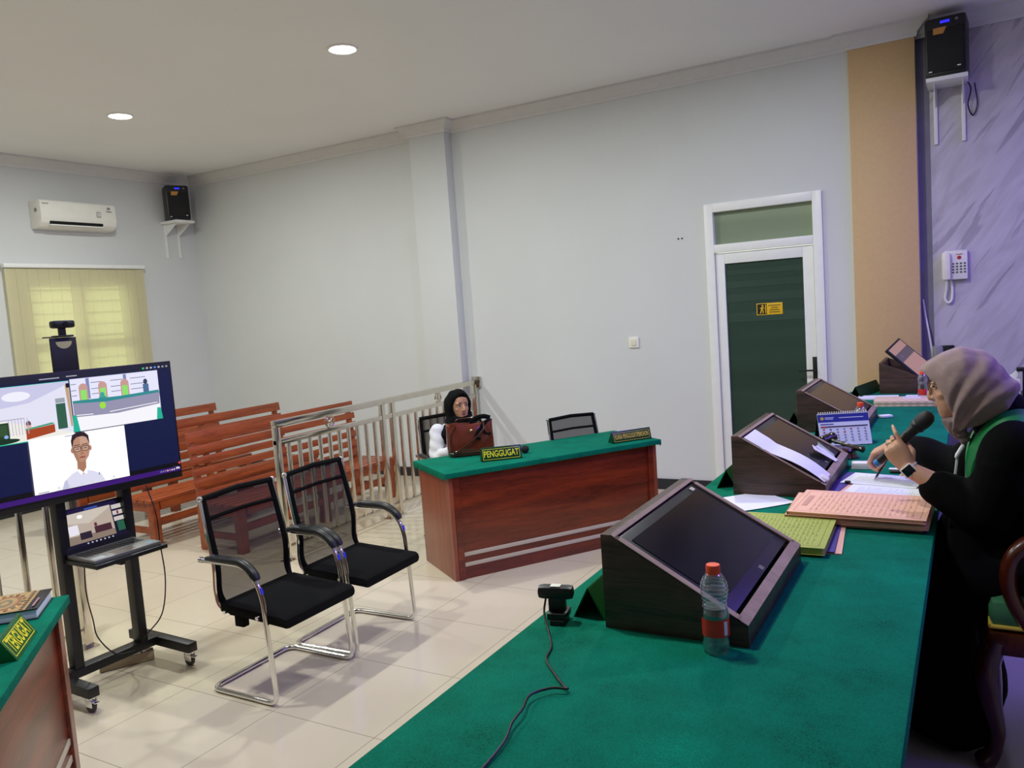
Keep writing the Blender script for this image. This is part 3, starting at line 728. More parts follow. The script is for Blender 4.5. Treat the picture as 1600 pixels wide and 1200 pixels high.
r1 = railing('stainless steel railing between the mesh chairs and the wooden gallery benches', -4.5, 4.20, 7.02, [4.222, 5.46, 5.60, 6.99], [(4.222, 5.46, 10), (5.60, 6.99, 11)], [4.80, 6.32])
obj('wall_plate', MB().b6(-.05, .05, 1.41, 1.435, .99, 1.10, .003), M['steel'], r1)
railing('stainless steel railing behind the television stand, left of the gap', -4.45, -.6, 2.62, [-.55, 1.0, 2.60], [(-.55, 1.0, 9), (1.0, 2.60, 10)], [.25, 1.8])
# ------------------------------------------------ gallery benches
def gallery_bench(label):
    t = thing('gallery_bench', label, 'bench', (0, 0, 0), 0, 'gallery benches')
    L = 1.0; w = M['bench_wood']
    for sy in (-1, 0, 1):
        y = sy*(L-.055)
        for x in (-.42, 0.0):
            obj('leg', MB().b6(x-.036, x+.036, y-.036, y+.036, 0, .37, .006), w, t)
        obj('back_post', MB().prism([(-.455, .37), (-.385, .37), (-.415, .44), (-.475, .90), (-.515, .90)], (1, 0, 0), (0, 0, 1), (0, 1, 0), (0, y-.022, 0), .044, .003), w, t)
        obj('side_rail', MB().b6(-.384, -.036, y-.02, y+.02, .29, .37, .003), w, t)
        if sy: obj('side_stretcher', MB().b6(-.384, -.036, y-.018, y+.018, .10, .15, .003), w, t)
    for i in range(5): obj('seat_slat', MB().b6(-.375+.085*i, -.305+.085*i, -L, L, .371, .398, .004), w, t)
    obj('front_apron', MB().b6(.01, .036, -L+.1, L-.1, .30, .37, .003), w, t)
    obj('stretcher', MB().b6(-.02, .02, -L+.092, L-.092, .165, .225, .003), w, t)
    up = V3((-.068, 0, .52)).normalized(); nx = V3((up.z, 0, -up.x))
    for i in range(6):
        h = .060 if i < 5 else .085; s0 = .05+.092*i+(0.0 if i < 5 else .0)
        m = basis(nx, (0, 1, 0), up, V3((-.402, 0, .37))+up*(s0+h/2))
        obj('back_slat', MB().box((0, 0, 0), (.022, 2*L, h), m, .004), w, t)
    return t
gb = gallery_bench('front wooden gallery bench, right behind the steel railing'); gb.location = (-5.02, 5.20, 0)
dup(gb, (-5.97, 5.12, 0), 0, 'middle of the three wooden gallery benches')
dup(gb, (-6.94, 5.10, 0), 0, 'rear wooden gallery bench, farthest from the steel railing')
# ------------------------------------------------ television on its stand
TX, TY, TZ, TYAW = -3.802, 2.352, 1.301, math.radians(-7)
SU = V3((math.sin(math.radians(4)), math.cos(math.radians(4)), 0))
ts = thing('television_stand', 'black wheeled television stand with laptop shelf', 'television stand', (-3.86, 2.40, 0), math.radians(-2))
for y in (-.175, .175): obj('post', MB().b6(-.095, -.035, y-.024, y+.024, .13, 1.45, .003), M['black_metal'], ts)
obj('crossbar', MB().b6(-.10, -.03, -.272, .272, .085, .13, .003), M['black_metal'], ts)
for y in (-.272, .272):
    a = obj('foot', MB().b6(-.29, .24, y-.027, y+.027, .078, .128, .003), M['black_metal'], ts)
    for x in (-.255, .205):
        c = MB(); c.cyl((x, y, .066), (x, y, .078), .024, n=16); c.b6(x-.026, x+.026, y-.017, y-.012, .028, .066, .002); c.b6(x-.026, x+.026, y+.012, y+.017, .028, .066, .002); c.b6(x-.02, x+.02, y-.017, y+.017, .058, .068, .002); c.b6(x+.01, x+.055, y-.012, y+.012, .052, .058, .002)
        w = obj('caster', c, M['chrome'], ts); obj('wheel', MB().cyl((x-.002, y-.011, .028), (x-.002, y+.011, .028), .028, n=20), M['rubber'], w)
sh = obj('laptop_shelf', MB().b6(-.035, .245, -.19, .19, .672, .692, .003), M['black_metal'], ts)
obj('shelf_arm', MB().b6(-.034, .15, -.012, .012, .63, .671, .003), M['black_metal'], ts)
obj('mount', MB().b6(-.034, .005, -.26, .26, 1.20, 1.42, .004), M['black_metal'], ts)
wp = MB(); mm = Matrix.Translation((-.045, -.06, 1.45))
wp.b6(-.006, .006, -.065, .065, .0, .335, .004, mm)
obj('webcam_plate', wp, M['black_metal'], ts)
slot = MB(); slot.prism([(-.04+.08*i/10, -.0) for i in range(11)]+[(.04*math.cos(PI*k/10), -.035*math.sin(PI*k/10)) for k in range(1, 10)], (0, 1, 0), (0, 0, 1), (1, 0, 0), (-.045+.0062, -.06, 1.765), .0015)
obj('slot', slot, M['blind'], ts)
tv = thing('television', 'large television showing a video call with a man in glasses', 'television', (TX, TY, TZ), TYAW)
K_ = 1.0215; U0, U1 = -.582*K_, .458*K_; VB, VT = -.303*K_, .312*K_
obj('casing', MB().b6(-.055, -.004, U0, U1, VB, VT, .006), M['black_plastic'], tv)
obj('bezel', MB().b6(-.006, .0, U0, U1, VB-.002, VT+.002, .002), M['black_plastic'], tv)
e = lambda n, c, s=1.0: emit_mat('display_'+n, c, s)
NAVY, WHT, BLK = e('navy', '#0b1440', 1.0), e('white', '#ffffff', 1.12), e('black', '#07070c', .8)
SKINM, HAIR = e('skin', '#b98a72'), e('hair', '#2a1d22')
f = Flat(Matrix.Translation((.0004, 0, 0)) @ basis((0, K_, 0), (0, 0, K_), (1, 0, 0)))
f.rect(-.570, .450, -.282, .300, NAVY); f.rect(-.570, .450, .277, .300, e('bar', '#161a2e')); f.rect(-.570, .450, -.246, -.222, BLK); f.rect(-.57, .45, -.2705, -.246, e('purple', '#3a1470')); f.rect(-.57, .45, -.282, -.270, BLK)
# left video : courtroom with desk
f.rect(-.505, -.066, .008, .268, e('teal', '#2fd0a8')); f.rect(-.502, -.066, .012, .266, e('room', '#e3e2f4', 1.0))
f.poly([(-.502, .266), (-.066, .266), (-.066, .255), (-.25, .185), (-.502, .16)], e('room_ceiling', '#c9c8e6'))
f.oval((-.43, .20), .05, .035, WHT); f.oval((-.30, .22), .06, .022, e('glow', '#f0effc'))
f.poly([(-.502, .09), (-.36, .115), (-.066, .02), (-.066, .012), (-.502, .012)], e('room_floor', '#efece6'))
f.rect(-.135, -.092, .045, .165, e('green_door', '#2d5c46')); f.rect(-.135, -.092, .168, .19, e('grey_pane', '#9aa2ac'))
f.poly([(-.085, .25), (-.068, .25), (-.068, .05), (-.076, .05)], e('tan_strip', '#c0a078')); f.rect(-.08, -.066, .235, .256, BLK)
f.poly([(-.275, .062), (-.15, .073), (-.15, .035), (-.277, .018)], e('desk', '#a5421a')); f.poly([(-.28, .068), (-.16, .082), (-.15, .075), (-.275, .062)], e('desk_top', '#2a9a72'))
f.oval((-.262, .09), .011, .014, e('scarf', '#6a4a52')); f.rect(-.273, -.251, .07, .084, e('shirt', '#e0b0a8'))
f.rect(-.47, -.412, .02, .10, e('chair_a', '#4a6a46')); f.rect(-.463, -.419, .03, .092, e('chair_mesh', '#2f4a2e')); f.rect(-.40, -.345, .03, .108, e('chair_b', '#223a20')); f.rect(-.393, -.352, .05, .10, e('chair_c', '#31502e')); f.oval((-.38, .024), .075, .012, e('seat', '#10301a')); f.oval((-.36, .045), .009, .008, e('blue_spot', '#8ab0e8'))
for i in range(7): f.rect(-.345+.013*i, -.342+.013*i, .045, .12, e('bars', '#b9b4c4'))
f.rect(-.475, -.44, .105, .16, e('blind', '#ecd2b8')); f.rect(-.455, -.28, .118, .121, e('rail', '#9a98a8')); f.rect(-.50, -.475, .05, .11, e('tv', '#5a7ac8'))
# right video : judges' bench
f.rect(-.062, .378, .020, .273, e('hall', '#dcdcf4')); f.rect(-.06, .376, .1, .27, e('hall_wall', '#e6e6fb'))
for x in (.012, .196): f.rect(x, x+.016, .17, .27, e('pillar', '#8089b8'))
for x0, x1 in ((-.06, -.035), (.035, .085), (.13, .19), (.23, .31)):
    for z in (.245, .215, .19): f.rect(x0, x1, z, z+.003, e('groove', '#5c6480'))
for x in (-.005, .088, .198):
    f.rect(x-.02, x+.022, .16, .225, e('chair_wood', '#c79a92')); f.oval((x+.001, .225), .021, .022, e('chair_wood', '#c79a92'), a0=0, a1=PI); f.rect(x-.013, x+.015, .16, .215, e('chair_green', '#8ee06a'))
f.oval((.083, .182), .011, .013, e('officer', '#3fa0a0')); f.rect(.066, .10, .158, .174, e('officer_robe', '#2f9f98'))
f.rect(.292, .322, .155, .21, e('man_blue', '#4b6d96')); f.oval((.307, .222), .011, .014, e('man_hair', '#33405c'))
f.poly([(-.06, .168), (.18, .165), (.372, .172), (.376, .158), (.1, .146), (-.06, .156)], e('bench_top', '#2d8a8e'))
f.poly([(-.06, .156), (.1, .146), (.376, .158), (.37, .10), (.15, .082), (-.06, .09)], e('bench_front', '#9492ad'))
f.line((-.05, .098), (.03, .094), .003, WHT); f.line((.11, .094), (.36, .108), .003, WHT); f.oval((.079, .13), .015, .017, e('emblem', '#9be23c'))
f.poly([(-.06, .09), (.15, .082), (.37, .10), (.378, .02), (-.062, .02)], e('floor', '#f6f5fb'))
f.poly([(-.066, .10), (-.05, .10), (-.04, .02), (-.072, .02)], e('teal_cloth', '#22b096')); f.poly([(.355, .08), (.374, .08), (.381, .02), (.347, .02)], e('teal_cloth', '#22b096'))
# middle video : man with glasses
f.rect(-.275, .172, -.242, .016, e('white_room', '#fbfaff', 1.08)); f.rect(-.115, -.05, .004, .010, e('mark', '#c8c8d2'))
SH = e('shirt_white', '#dddcf0'); f.poly([(-.155, -.242), (-.14, -.205), (-.105, -.178), (-.075, -.165), (-.04, -.168), (.0, -.182), (.035, -.205), (.05, -.242)], SH)
f.poly([(-.155, -.242), (-.14, -.205), (-.128, -.2), (-.12, -.242)], e('shirt_shade', '#c4c4de'))
f.poly([(-.075, -.166), (-.055, -.19), (-.035, -.17), (-.030, -.10), (-.072, -.10)], e('neck', '#a9785f'))
f.poly([(-.087, -.045), (-.087, -.075), (-.079, -.103), (-.064, -.122), (-.047, -.127), (-.031, -.122), (-.016, -.103), (-.008, -.075), (-.008, -.045), (-.012, -.015), (-.03, .004), (-.065, .004), (-.082, -.012)], SKINM); f.poly([(-.05, .0), (-.02, -.002), (-.014, -.04), (-.05, -.045)], e('brow_light', '#c79e88')); f.oval((-.089, -.066), .007, .013, e('ear', '#ad7b64')); f.oval((-.006, -.066), .007, .013, e('ear', '#ad7b64'))
f.poly([(-.089, -.058), (-.091, -.02), (-.082, .008), (-.058, .018), (-.026, .015), (-.008, -.004), (-.005, -.052), (-.011, -.03), (-.018, -.012), (-.035, -.004), (-.062, -.005), (-.078, -.018), (-.083, -.035)], HAIR)
f.poly([(-.088, -.05), (-.088, -.075), (-.075, -.118), (-.060, -.126), (-.066, -.09), (-.080, -.06)], e('cheek_shade', '#a97c66'))
for x in (-.066, -.029): 
    f.poly([(x-.017, -.051), (x+.017, -.051), (x+.016, -.070), (x+.009, -.076), (x-.009, -.076), (x-.016, -.070)], e('frame', '#15131c')); f.poly([(x-.0145, -.054), (x+.0145, -.054), (x+.0135, -.069), (x+.008, -.0735), (x-.008, -.0735), (x-.0135, -.069)], e('lens', '#c49c88')); f.line((x-.008, -.0625), (x+.008, -.062), .0034, e('lash', '#3a2828')); f.line((x-.014, -.044), (x+.013, -.043), .0035, e('browline', '#4a322c'))
f.line((-.05, -.06), (-.045, -.06), .003, HAIR); f.poly([(-.05, -.07), (-.044, -.07), (-.038, -.092), (-.056, -.092)], e('nose', '#a8765e')); f.oval((-.047, -.104), .015, .004, e('lips', '#8e5048'))
f.poly([(-.078, -.166), (-.06, -.19), (-.05, -.178), (-.07, -.158)], WHT); f.poly([(-.03, -.164), (-.035, -.19), (-.05, -.178), (-.036, -.158)], WHT); f.rect(.02, .026, -.205, -.192, e('badge', '#8a8aa8'))
for i in range(6):
    x = -.17+.052*i; f.oval((x, -.2285), .006, .005, e('icon', '#d8d8e2')); f.rect(x-.012, x+.012, -.2415, -.2375, e('icon', '#d8d8e2'))
for i, c in enumerate(('#3cc46a', '#b8b8c4', '#b8b8c4', '#5a8cf0', '#b8b8c4', '#9a9aa8', '#9a9aa8')): f.oval((.30+.021*i, .289), .006, .005, e('tray%d' % i, c))
for i, c in enumerate(('#8a8a94', '#4a8ae0', '#c06a8a', '#d8d8e2', '#e0806a', '#d8d8e2', '#d8d8e2')): f.oval((.335+.012*i, -.256), .004, .004, e('task%d' % i, c))
f.rect(.417, .440, -.256, -.253, WHT); f.rect(.420, .436, -.250, -.247, WHT); f.oval((.44, -.226), .006, .006, e('red_dot', '#e04a5a'))
f.rect(-.20, -.11, .284, .289, e('caption', '#a4a4b4')); f.rect(-.08, -.03, .286, .291, e('caption', '#a4a4b4')); f.rect(-.46, -.40, .284, .288, e('caption', '#a4a4b4'))
f.rect(-.262, -.215, -.238, -.233, e('caption', '#a4a4b4')); f.rect(-.50, -.462, -.274, -.258, e('blue_icon', '#2f8af0')); f.oval((-.44, -.266), .007, .007, WHT)
f.build('screen', tv)
# laptop
lp = thing('laptop', 'open silver laptop on the shelf below the television', 'laptop', (-3.765, 2.395, .692), math.radians(-2))
obj('base', MB().b6(-.12, .12, -.178, .178, .0, .018, .004), M['silver'], lp)
kb = MB()
for r in range(5):
    for c in range(13): kb.b6(-.095+.022*r, -.078+.022*r, -.155+.024*c, -.136+.024*c, .0175, .0195, .001)
obj('keyboard', kb, M['keys'], lp)
obj('touchpad', MB().b6(.04, .105, -.06, .05, .0175, .0186, .001), mat('touchpad', '#6c5f58', .3), lp)
obj('sticker', MB().b6(.055, .10, -.165, -.105, .0175, .0184), mat('sticker_grey', '#a9adb4', .4), lp)
obj('sticker', MB().b6(.07, .09, .125, .15, .0175, .0184), mat('sticker_blue', '#5f9ad0', .4), lp)
ta = math.radians(104); ux = V3((-math.sin(math.radians(14)), 0, math.cos(math.radians(14)))); nz = V3((ux.z, 0, -ux.x))
lm = basis((0, 1, 0), ux, nz, (-.122, 0, .018))
obj('lid', MB().box((0, .11, -.004), (.356, .225, .008), lm, .003), M['black_plastic'], lp)
f = Flat(lm @ Matrix.Translation((0, 0, .0004)))
f.rect(-.165, .165, .022, .212, BLK); f.rect(-.155, .095, .04, .195, e('lap_room', '#c9b8a4', .8)); f.poly([(-.155, .195), (.095, .195), (.095, .185), (-.03, .13), (-.155, .15)], e('lap_ceiling', '#d8cdbb', .85))
f.oval((-.07, .172), .014, .009, WHT); f.rect(-.14, -.09, .085, .135, e('lap_tv', '#e6e2ea')); f.poly([(-.155, .04), (-.155, .08), (.095, .07), (.095, .04)], e('lap_floor', '#a08d76', .7))
f.rect(-.09, -.03, .055, .09, e('lap_chair', '#2a1e18', .7)); f.rect(-.01, .08, .07, .105, e('lap_desk', '#4a2418', .8)); f.oval((.0, .115), .008, .01, e('lap_head', '#6a2f28', .8)); f.rect(-.04, .03, .198, .207, e('lap_bar', '#3050a0'))
for i in range(3): f.rect(.10, .155, .19-.032*i, .168-.032*i+.05*0, e('lap_tile', '#d0c9c4', .9))
f.oval((.127, .147), .006, .01, e('lap_red', '#8a3030')); f.rect(.11, .15, .05, .10, e('lap_green', '#1f5a38'))
for i in range(7): f.oval((-.06+.022*i, .031), .005, .004, e('lap_icon', '#c8c8d0', .8))
f.build('screen', lp)
# webcam over the television
wc = thing('webcam', 'black webcam clipped on the plate above the television', 'webcam', (-3.905, 2.342, 1.786), 0)
obj('body', MB().b6(-.02, .035, -.052, .052, .045, .083, .012), M['black_plastic'], wc)
obj('lens', MB().cyl((.03, 0, .064), (.038, 0, .064), .013), M['screen_off'], wc)
obj('clip', MB().b6(-.015, .012, -.014, .014, .008, .05, .004).b6(-.03, .03, -.04, .04, .0, .01, .003).b6(-.004, .004, -.10, -.03, .0, .006, .001), M['black_plastic'], wc)
# cables by the stand and a power strip
tag(obj('power_strip', MB().box((-3.99, 2.53, .03), (.05, .27, .055), Matrix.Translation((-3.99, 2.53, 0)) @ Matrix.Rotation(math.radians(-30), 4, 'Z') @ Matrix.Translation((3.99, -2.53, 0)), .006), M['carton']), 'beige box on the floor under the television stand', 'box')
tag(obj('power_cable', MB().tube(smooth_path([(-3.70, 2.56, 1.0), (-3.66, 2.57, .85), (-3.66, 2.575, .69), (-3.65, 2.575, .5), (-3.72, 2.58, .3), (-3.86, 2.56, .16), (-3.93, 2.58, .06), (-3.95, 2.66, .006)]), .0035, 6), M['black_plastic']), 'thin black cable hanging right of the laptop shelf', 'cable')
tag(obj('power_cable', MB().tube(smooth_path([(-3.90, 2.31, .66), (-3.90, 2.30, .5), (-3.87, 2.30, .36), (-3.86, 2.31, .26), (-3.84, 2.38, .15), (-3.80, 2.46, .14)]), .0035, 6), M['black_plastic']), 'thin black cable beside the left post of the television stand', 'cable')

# ================================================================ judges' bench and what lies on it
bench = thing('judges_bench', 'long judges bench covered with green felt along the right of the photo', 'bench', (-.55, 3.6, 0))
BX0, BX1, BY0, BY1 = -.983, -.112, .25, 6.98
front = [(BX0, BY0), (BX0, 5.1), (-.965, 5.5), (-.92, 5.9), (-.85, 6.3), (-.745, 6.7), (-.66, BY1)]
top = front+[(BX1+.02, BY1), (BX1, 5.5), (BX1, BY0)]
tb = MB().prism([(x, y) for x, y in top], (1, 0, 0), (0, 1, 0), (0, 0, 1), (0, 0, ZB-.045), .045, .005)
obj('felt_top', tb, M['felt'], bench, world=True)
fp = front; inner = [(x+.05, y) for x, y in front]; outer = [(x+.03, y) for x, y in front]
outer[-1] = (outer[-1][0], 6.95); inner[-1] = (inner[-1][0], 6.95); outer[0] = (outer[0][0], BY0+.03); inner[0] = (inner[0][0], BY0+.03)
obj('front_panel', MB().prism(outer+inner[::-1], (1, 0, 0), (0, 1, 0), (0, 0, 1), (0, 0, 0.0), ZB-.046), M['wenge'], bench, world=True)
for y0 in (BY0+.03, 2.6, 4.7, 6.9):
    obj('support_panel', MB().b6(-.928 if y0 < 5 else -.60, BX1-.14, y0, y0+.025, ZP+.002, ZB-.046), M['wenge'], bench, world=True)
# ------------------------------------------------ sloped monitor boxes
def monitor_box(loc, label, L=.64, D=.35, hb=.235, hf=.052, screen='plain', lit=None):
    t = thing('monitor_box', label, 'monitor box', loc, 0, 'sloped monitor boxes')
    h = D/2; th = .020
    prof = [(-h, 0), (h, 0), (h, hf), (-h+.028, hb), (-h, hb)]
    for y, s in ((-L/2, 1), (L/2-th, 1)):
        obj('side_panel', MB().prism(prof, (1, 0, 0), (0, 0, 1), (0, 1, 0), (0, y, 0), th, .0012), M['wenge'], t)
    obj('back_panel', MB().b6(-h, -h+.028, -L/2+th, L/2-th, 0, hb, .001), M['wenge'], t)
    obj('front_panel', MB().b6(h-.018, h, -L/2+th, L/2-th, 0, hf, .001), M['wenge'], t)
    p0, p1 = V3((-h+.028, 0, hb)), V3((h, 0, hf)); d = (p1-p0); sl = d.length; d.normalize(); nz = V3((-d.z, 0, d.x)); 
    if nz.z < 0: nz = -nz
    m = basis((0, 1, 0), -d, nz, (p0+p1)/2)     # u = +Y, v = up the slope
    W2 = L/2
    # light edge band around the opening
    fr = MB()
    fr.box((0, -sl/2+.014, -.001), (L, .028, .004), m); fr.box((0, sl/2-.004, -.001), (L, .012, .004), m)
    fr.box((-W2+.011, 0, -.001), (.022, sl-.04, .004), m); fr.box((W2-.011, 0, -.001), (.022, sl-.04, .004), m)
    obj('edge_banding', fr, M['wenge_edge'], t)
    mo = obj('monitor', MB().box((0, .012, -.012), (L-.05, sl-.052, .016), m, .003), M['bezel'], t)
    scr = M['screen_off']
    obj('screen', MB().box((0, .016, -.0032), (L-.095, sl-.115, .002), m), scr, mo)
    obj('maker_mark', MB().prism([(-.011, 0), (.011, 0), (.011, .014), (-.011, .014)], m.col[0].to_3d(), m.col[1].to_3d(), m.col[2].to_3d(), m @ V3((.02, -sl/2+.044, -.0041)), .0008), M['silver'], mo)
    t['_m'] = 0; del t['_m']
    return t, m, sl
BOX = {}
for k, (loc, lab) in enumerate((((-.620, 2.070, ZB), 'wenge monitor box nearest the camera, with the water bottle at its corner'),
        ((-.662, 3.470, ZB), 'wenge monitor box with a long white sheet lying on its screen'),
        ((-.682, 4.960, ZB), 'wenge monitor box behind the desk calendar'),)):
    BOX[k] = monitor_box(loc, lab)
b4 = thing('monitor_box', 'wenge monitor box at the far end with a raised display', 'monitor box', (-.425, 6.62, ZB), 0, 'sloped monitor boxes')
h = .165
prof = [(-h, 0), (h, 0), (h, .10), (-h, .225)]
for y in (-.27, .25): obj('side_panel', MB().prism(prof, (1, 0, 0), (0, 0, 1), (0, 1, 0), (0, y, 0), .02, .0012), M['wenge'], b4)
obj('back_panel', MB().b6(-h, -h+.022, -.25, .25, 0, .222, .001), M['wenge'], b4); obj('front_panel', MB().b6(h-.02, h, -.25, .25, 0, .10, .001), M['wenge'], b4)
obj('inner_panel', MB().b6(-h+.022, h-.02, -.25, .25, .05, .07, .001), M['wenge'], b4)
ed = V3((.215, 0, -.205)).normalized(); en = V3((-ed.z, 0, ed.x)); mm = basis((0, 1, 0), -ed, en, (-.012, -.06, .208)) @ Matrix.Translation((-.2, 0, 0)) @ Matrix.Rotation(math.radians(-20), 4, 'Y') @ Matrix.Translation((.2, 0, 0))
mo = obj('monitor', MB().box((-.06, 0, 0), (.28, .30, .02), mm, .004), M['bezel'], b4)
f = Flat(mm @ Matrix.Translation((-.06, 0, .0104)))
f.rect(-.125, .125, -.135, .135, emit_mat('pink_display', '#b98d84', .75)); f.rect(-.125, .125, .005, .075, emit_mat('grey_display', '#5f5254', .7)); f.oval((-.06, .04), .014, .012, mat('grey_emblem', '#85787a', .4))
f.build('display', mo)
ds = thing('desk_device', 'small grey rounded device standing behind the raised display at the far end', 'device', (-.20, 6.90, ZB), math.radians(20))
obj('stand', MB().b6(-.05, .05, -.04, .04, 0, .012, .004).cyl((0, 0, .01), (0, 0, .17), .012).box((.03, 0, .19), (.07, .03, .02), None, .004), M['black_plastic'], ds)
obj('head', MB().b6(-.06, .0, -.045, .045, .17, .30, .022), M['grey_plastic'], ds)
obj('cap', MB().b6(.002, .03, -.025, .025, .185, .22, .006), M['white_plastic'], ds)
# ------------------------------------------------ folded green name boards in front of the boxes
def board(x, y, ln, label, rz=0, mt=None):
    t = thing('name_board', label, 'name board', (x, y, ZB), rz, 'folded green name boards')
    for s in (-1, 1):
        obj('leaf', MB().prism([(s*.044, 0), (s*.040, 0), (-s*.001, .078), (s*.002, .080)] if s > 0 else [(s*.040, 0), (s*.044, 0), (s*.002, .080), (0, .078)], (1, 0, 0), (0, 0, 1), (0, 1, 0), (0, -ln/2, 0), ln), mt or M['sign_green'], t)
    return t
board(-.862, 1.985, .40, 'folded green name board beside the nearest monitor box', math.radians(2))
board(-.888, 3.415, .36, 'folded green name board beside the box with the white sheet', math.radians(1))
board(-.920, 5.05, .36, 'folded green name board beside the box behind the calendar', math.radians(1), M['sign_dark'])
board(-.680, 6.35, .48, 'dark folded name board at the far end of the bench', math.radians(-11), M['sign_dark'])
# ------------------------------------------------ bottles
def bottle(loc, label, full, rz=0):
    t = thing('water_bottle', label, 'bottle', loc, rz, 'water bottles')
    def lob(z, a): return .06*max(0, 1-z/.022)*math.cos(5*a)
    prof = [(.001, .006), (.018, .001), (.027, .0), (.0305, .008), (.0305, .03), (.0295, .034), (.0305, .038), (.0305, .088), (.029, .095), (.0262, .106), (.0255, .112), (.0265, .12), (.0292, .131), (.0300, .145), (.0285, .158), (.024, .171), (.0175, .180), (.0135, .1835), (.0135, .186), (.001, .1862)]
    o = obj('bottle_body', MB().lathe(prof, n=40, lobes=lob), M['bottle'], t, smooth=60)
    rib = MB()
    for z, r in ((.112, .0262), (.123, .0278), (.133, .0298), (.142, .0304), (.151, .0298), (.159, .0285)): rib.tube([(r*math.cos(2*PI*k/32), r*math.sin(2*PI*k/32), z) for k in range(32)], .0009, 6, closed=True)
    obj('rib', rib, M['bottle'], o)
    wl = .105 if not full else .165
    wp = [(.001, .008)]+[(r-.0012, z) for r, z in prof[3:] if z < wl]
    wp.append((wp[-1][0], wl)); wp.append((.001, wl))
    obj('water', MB().lathe(wp, n=32), M['water'], t)
    lb = MB(); n = 32; ring = []
    def band(b, a0, a1, z0, z1, r):
        R = [[(r*math.cos(a0+(a1-a0)*i/n), r*math.sin(a0+(a1-a0)*i/n), z) for i in range(n+1)] for z in (z0, z1)]
        for i in range(n):
            b.bm.faces.new([b.bm.verts.new(p) for p in (R[0][i], R[0][i+1], R[1][i+1], R[1][i])])
        bmesh.ops.remove_doubles(b.bm, verts=b.bm.verts, dist=1e-6)
    band(lb, 0, PI*1.15, .042, .082, .0309); lo = obj('label', lb, M['label_red'], t)
    l2 = MB(); band(l2, PI*.62, PI*.72, .046, .078, .0312); obj('code_strip', l2, M['label_white'], lo)
    l4 = MB(); band(l4, PI*.95, PI*1.1, .05, .078, .0312); obj('blue_mark', l4, M['blue_ink'], lo)
    def ridg(z, a): return .02*math.cos(30*a)
    obj('cap', MB().lathe([(.0155, .178), (.0158, .18), (.0158, .197), (.0145, .2005), (.001, .2008)], n=60, lobes=ridg), M['orange_cap'], t)
    return t
bottle((-.508, 1.712, ZB), 'water bottle with orange cap standing before the nearest monitor box', False, math.radians(-150))
bottle((-.500, 4.40, ZB), 'water bottle with orange cap partly hidden behind the desk calendar', True, 0)
bottle((-.290, 5.95, ZB), 'water bottle with red label near the far monitor box beside the judge\'s face', True, math.radians(-150))
# ------------------------------------------------ webcam with its cable
wcm = thing('webcam', 'black webcam on the green bench edge, seen from behind', 'webcam', (-.925, 1.745, ZB), math.radians(12))
obj('body', MB().b6(-.047, .047, -.018, .018, .060, .094, .014), M['black_plastic'], wcm)
obj('sticker', MB().b6(-.012, .014, -.012, .008, .0935, .0946, .0004), M['white_plastic'], wcm)
obj('hinge', MB().b6(-.020, .024, -.010, .012, .028, .062, .004), M['black_plastic'], wcm)
obj('clip', MB().b6(-.020, .030, -.03, .03, .012, .030, .004).b6(-.012, .026, -.034, .022, .0, .014, .003), M['black_plastic'], wcm)
cb = smooth_path([(-.945, 1.728, ZB+.068), (-.938, 1.70, ZB+.035), (-.903, 1.655, ZB+.006), (-.865, 1.59, ZB+.0035), (-.847, 1.53, ZB+.0035), (-.800, 1.475, ZB+.0035), (-.752, 1.425, ZB+.006), (-.735, 1.408, ZB+.010), (-.765, 1.395, ZB+.012), (-.790, 1.35, ZB+.014), (-.775, 1.29, ZB+.016), (-.770, 1.24, ZB+.014), (-.755, 1.18, ZB+.008), (-.75, 1.08, ZB+.0035), (-.74, .95, ZB+.0035)], 5)
tag(obj('webcam_cable', MB().tube(cb, .0028, 8), M['black_plastic']), 'black cable winding across the green felt from the webcam', 'cable')
# ------------------------------------------------ papers, folders
def sheet_pts(c, w, l, rz): return basis((math.cos(rz), math.sin(rz), 0), (-math.sin(rz), math.cos(rz), 0), (0, 0, 1), c)
def text_lines(f, x0, x1, y0, y1, n, m, seed=0, w=.0013, ragged=.35, layer=3):
    r = random.Random(seed)
    for i in range(n):
        y = y1-(y1-y0)*(i+.5)/n; a = x0
        b_ = x0+(x1-x0)*(1-ragged*r.random())
        while a < b_:
            d = min(b_-a, (x1-x0)*(.05+.12*r.random())); f.rect(a, a+d, y-w/2, y+w/2, m, layer); a += d+(x1-x0)*.018
def paper(name, label, loc, w, l, rz, lines=0, m=None, curl=0.0, th=.0008, seed=1, lm=None, group=None, orient=0):
    t = thing(name, label, 'paper' if name != 'folder' else 'folder', loc, rz, group)
    b = MB(); nx, ny = 10, 10; G = {}
    for i in range(nx+1):
        for j in range(ny+1):
            x, y = -w/2+w*i/nx, -l/2+l*j/ny; z = .0006+curl*(abs(2*i/nx-1)**3*.5+abs(2*j/ny-1)**3*.5)
            G[i, j] = (b.bm.verts.new((x, y, z)), b.bm.verts.new((x, y, z+th)))
    for i in range(nx):
        for j in range(ny):
            for k in (0, 1): b.bm.faces.new([G[i, j][k], G[i+1, j][k], G[i+1, j+1][k], G[i, j+1][k]])
    per = [(i, 0) for i in range(nx)]+[(nx, j) for j in range(ny)]+[(i, ny) for i in range(nx, 0, -1)]+[(0, j) for j in range(ny, 0, -1)]
    for a, c in zip(per, per[1:]+per[:1]): b.bm.faces.new([G[a][0], G[c][0], G[c][1], G[a][1]])
    obj('sheet', b, m or M['paper'], t)
    if lines and not curl:
        f = Flat(Matrix.Translation((0, 0, th+.0007)) @ Matrix.Rotation(orient, 4, 'Z')); ww, ll = (w, l) if abs(math.sin(orient)) < .5 else (l, w)
        text_lines(f, -ww*.38, ww*.38, -ll*.42, ll*.38, lines, lm or M['paper_text'], seed); f.build('print', t)
    return t
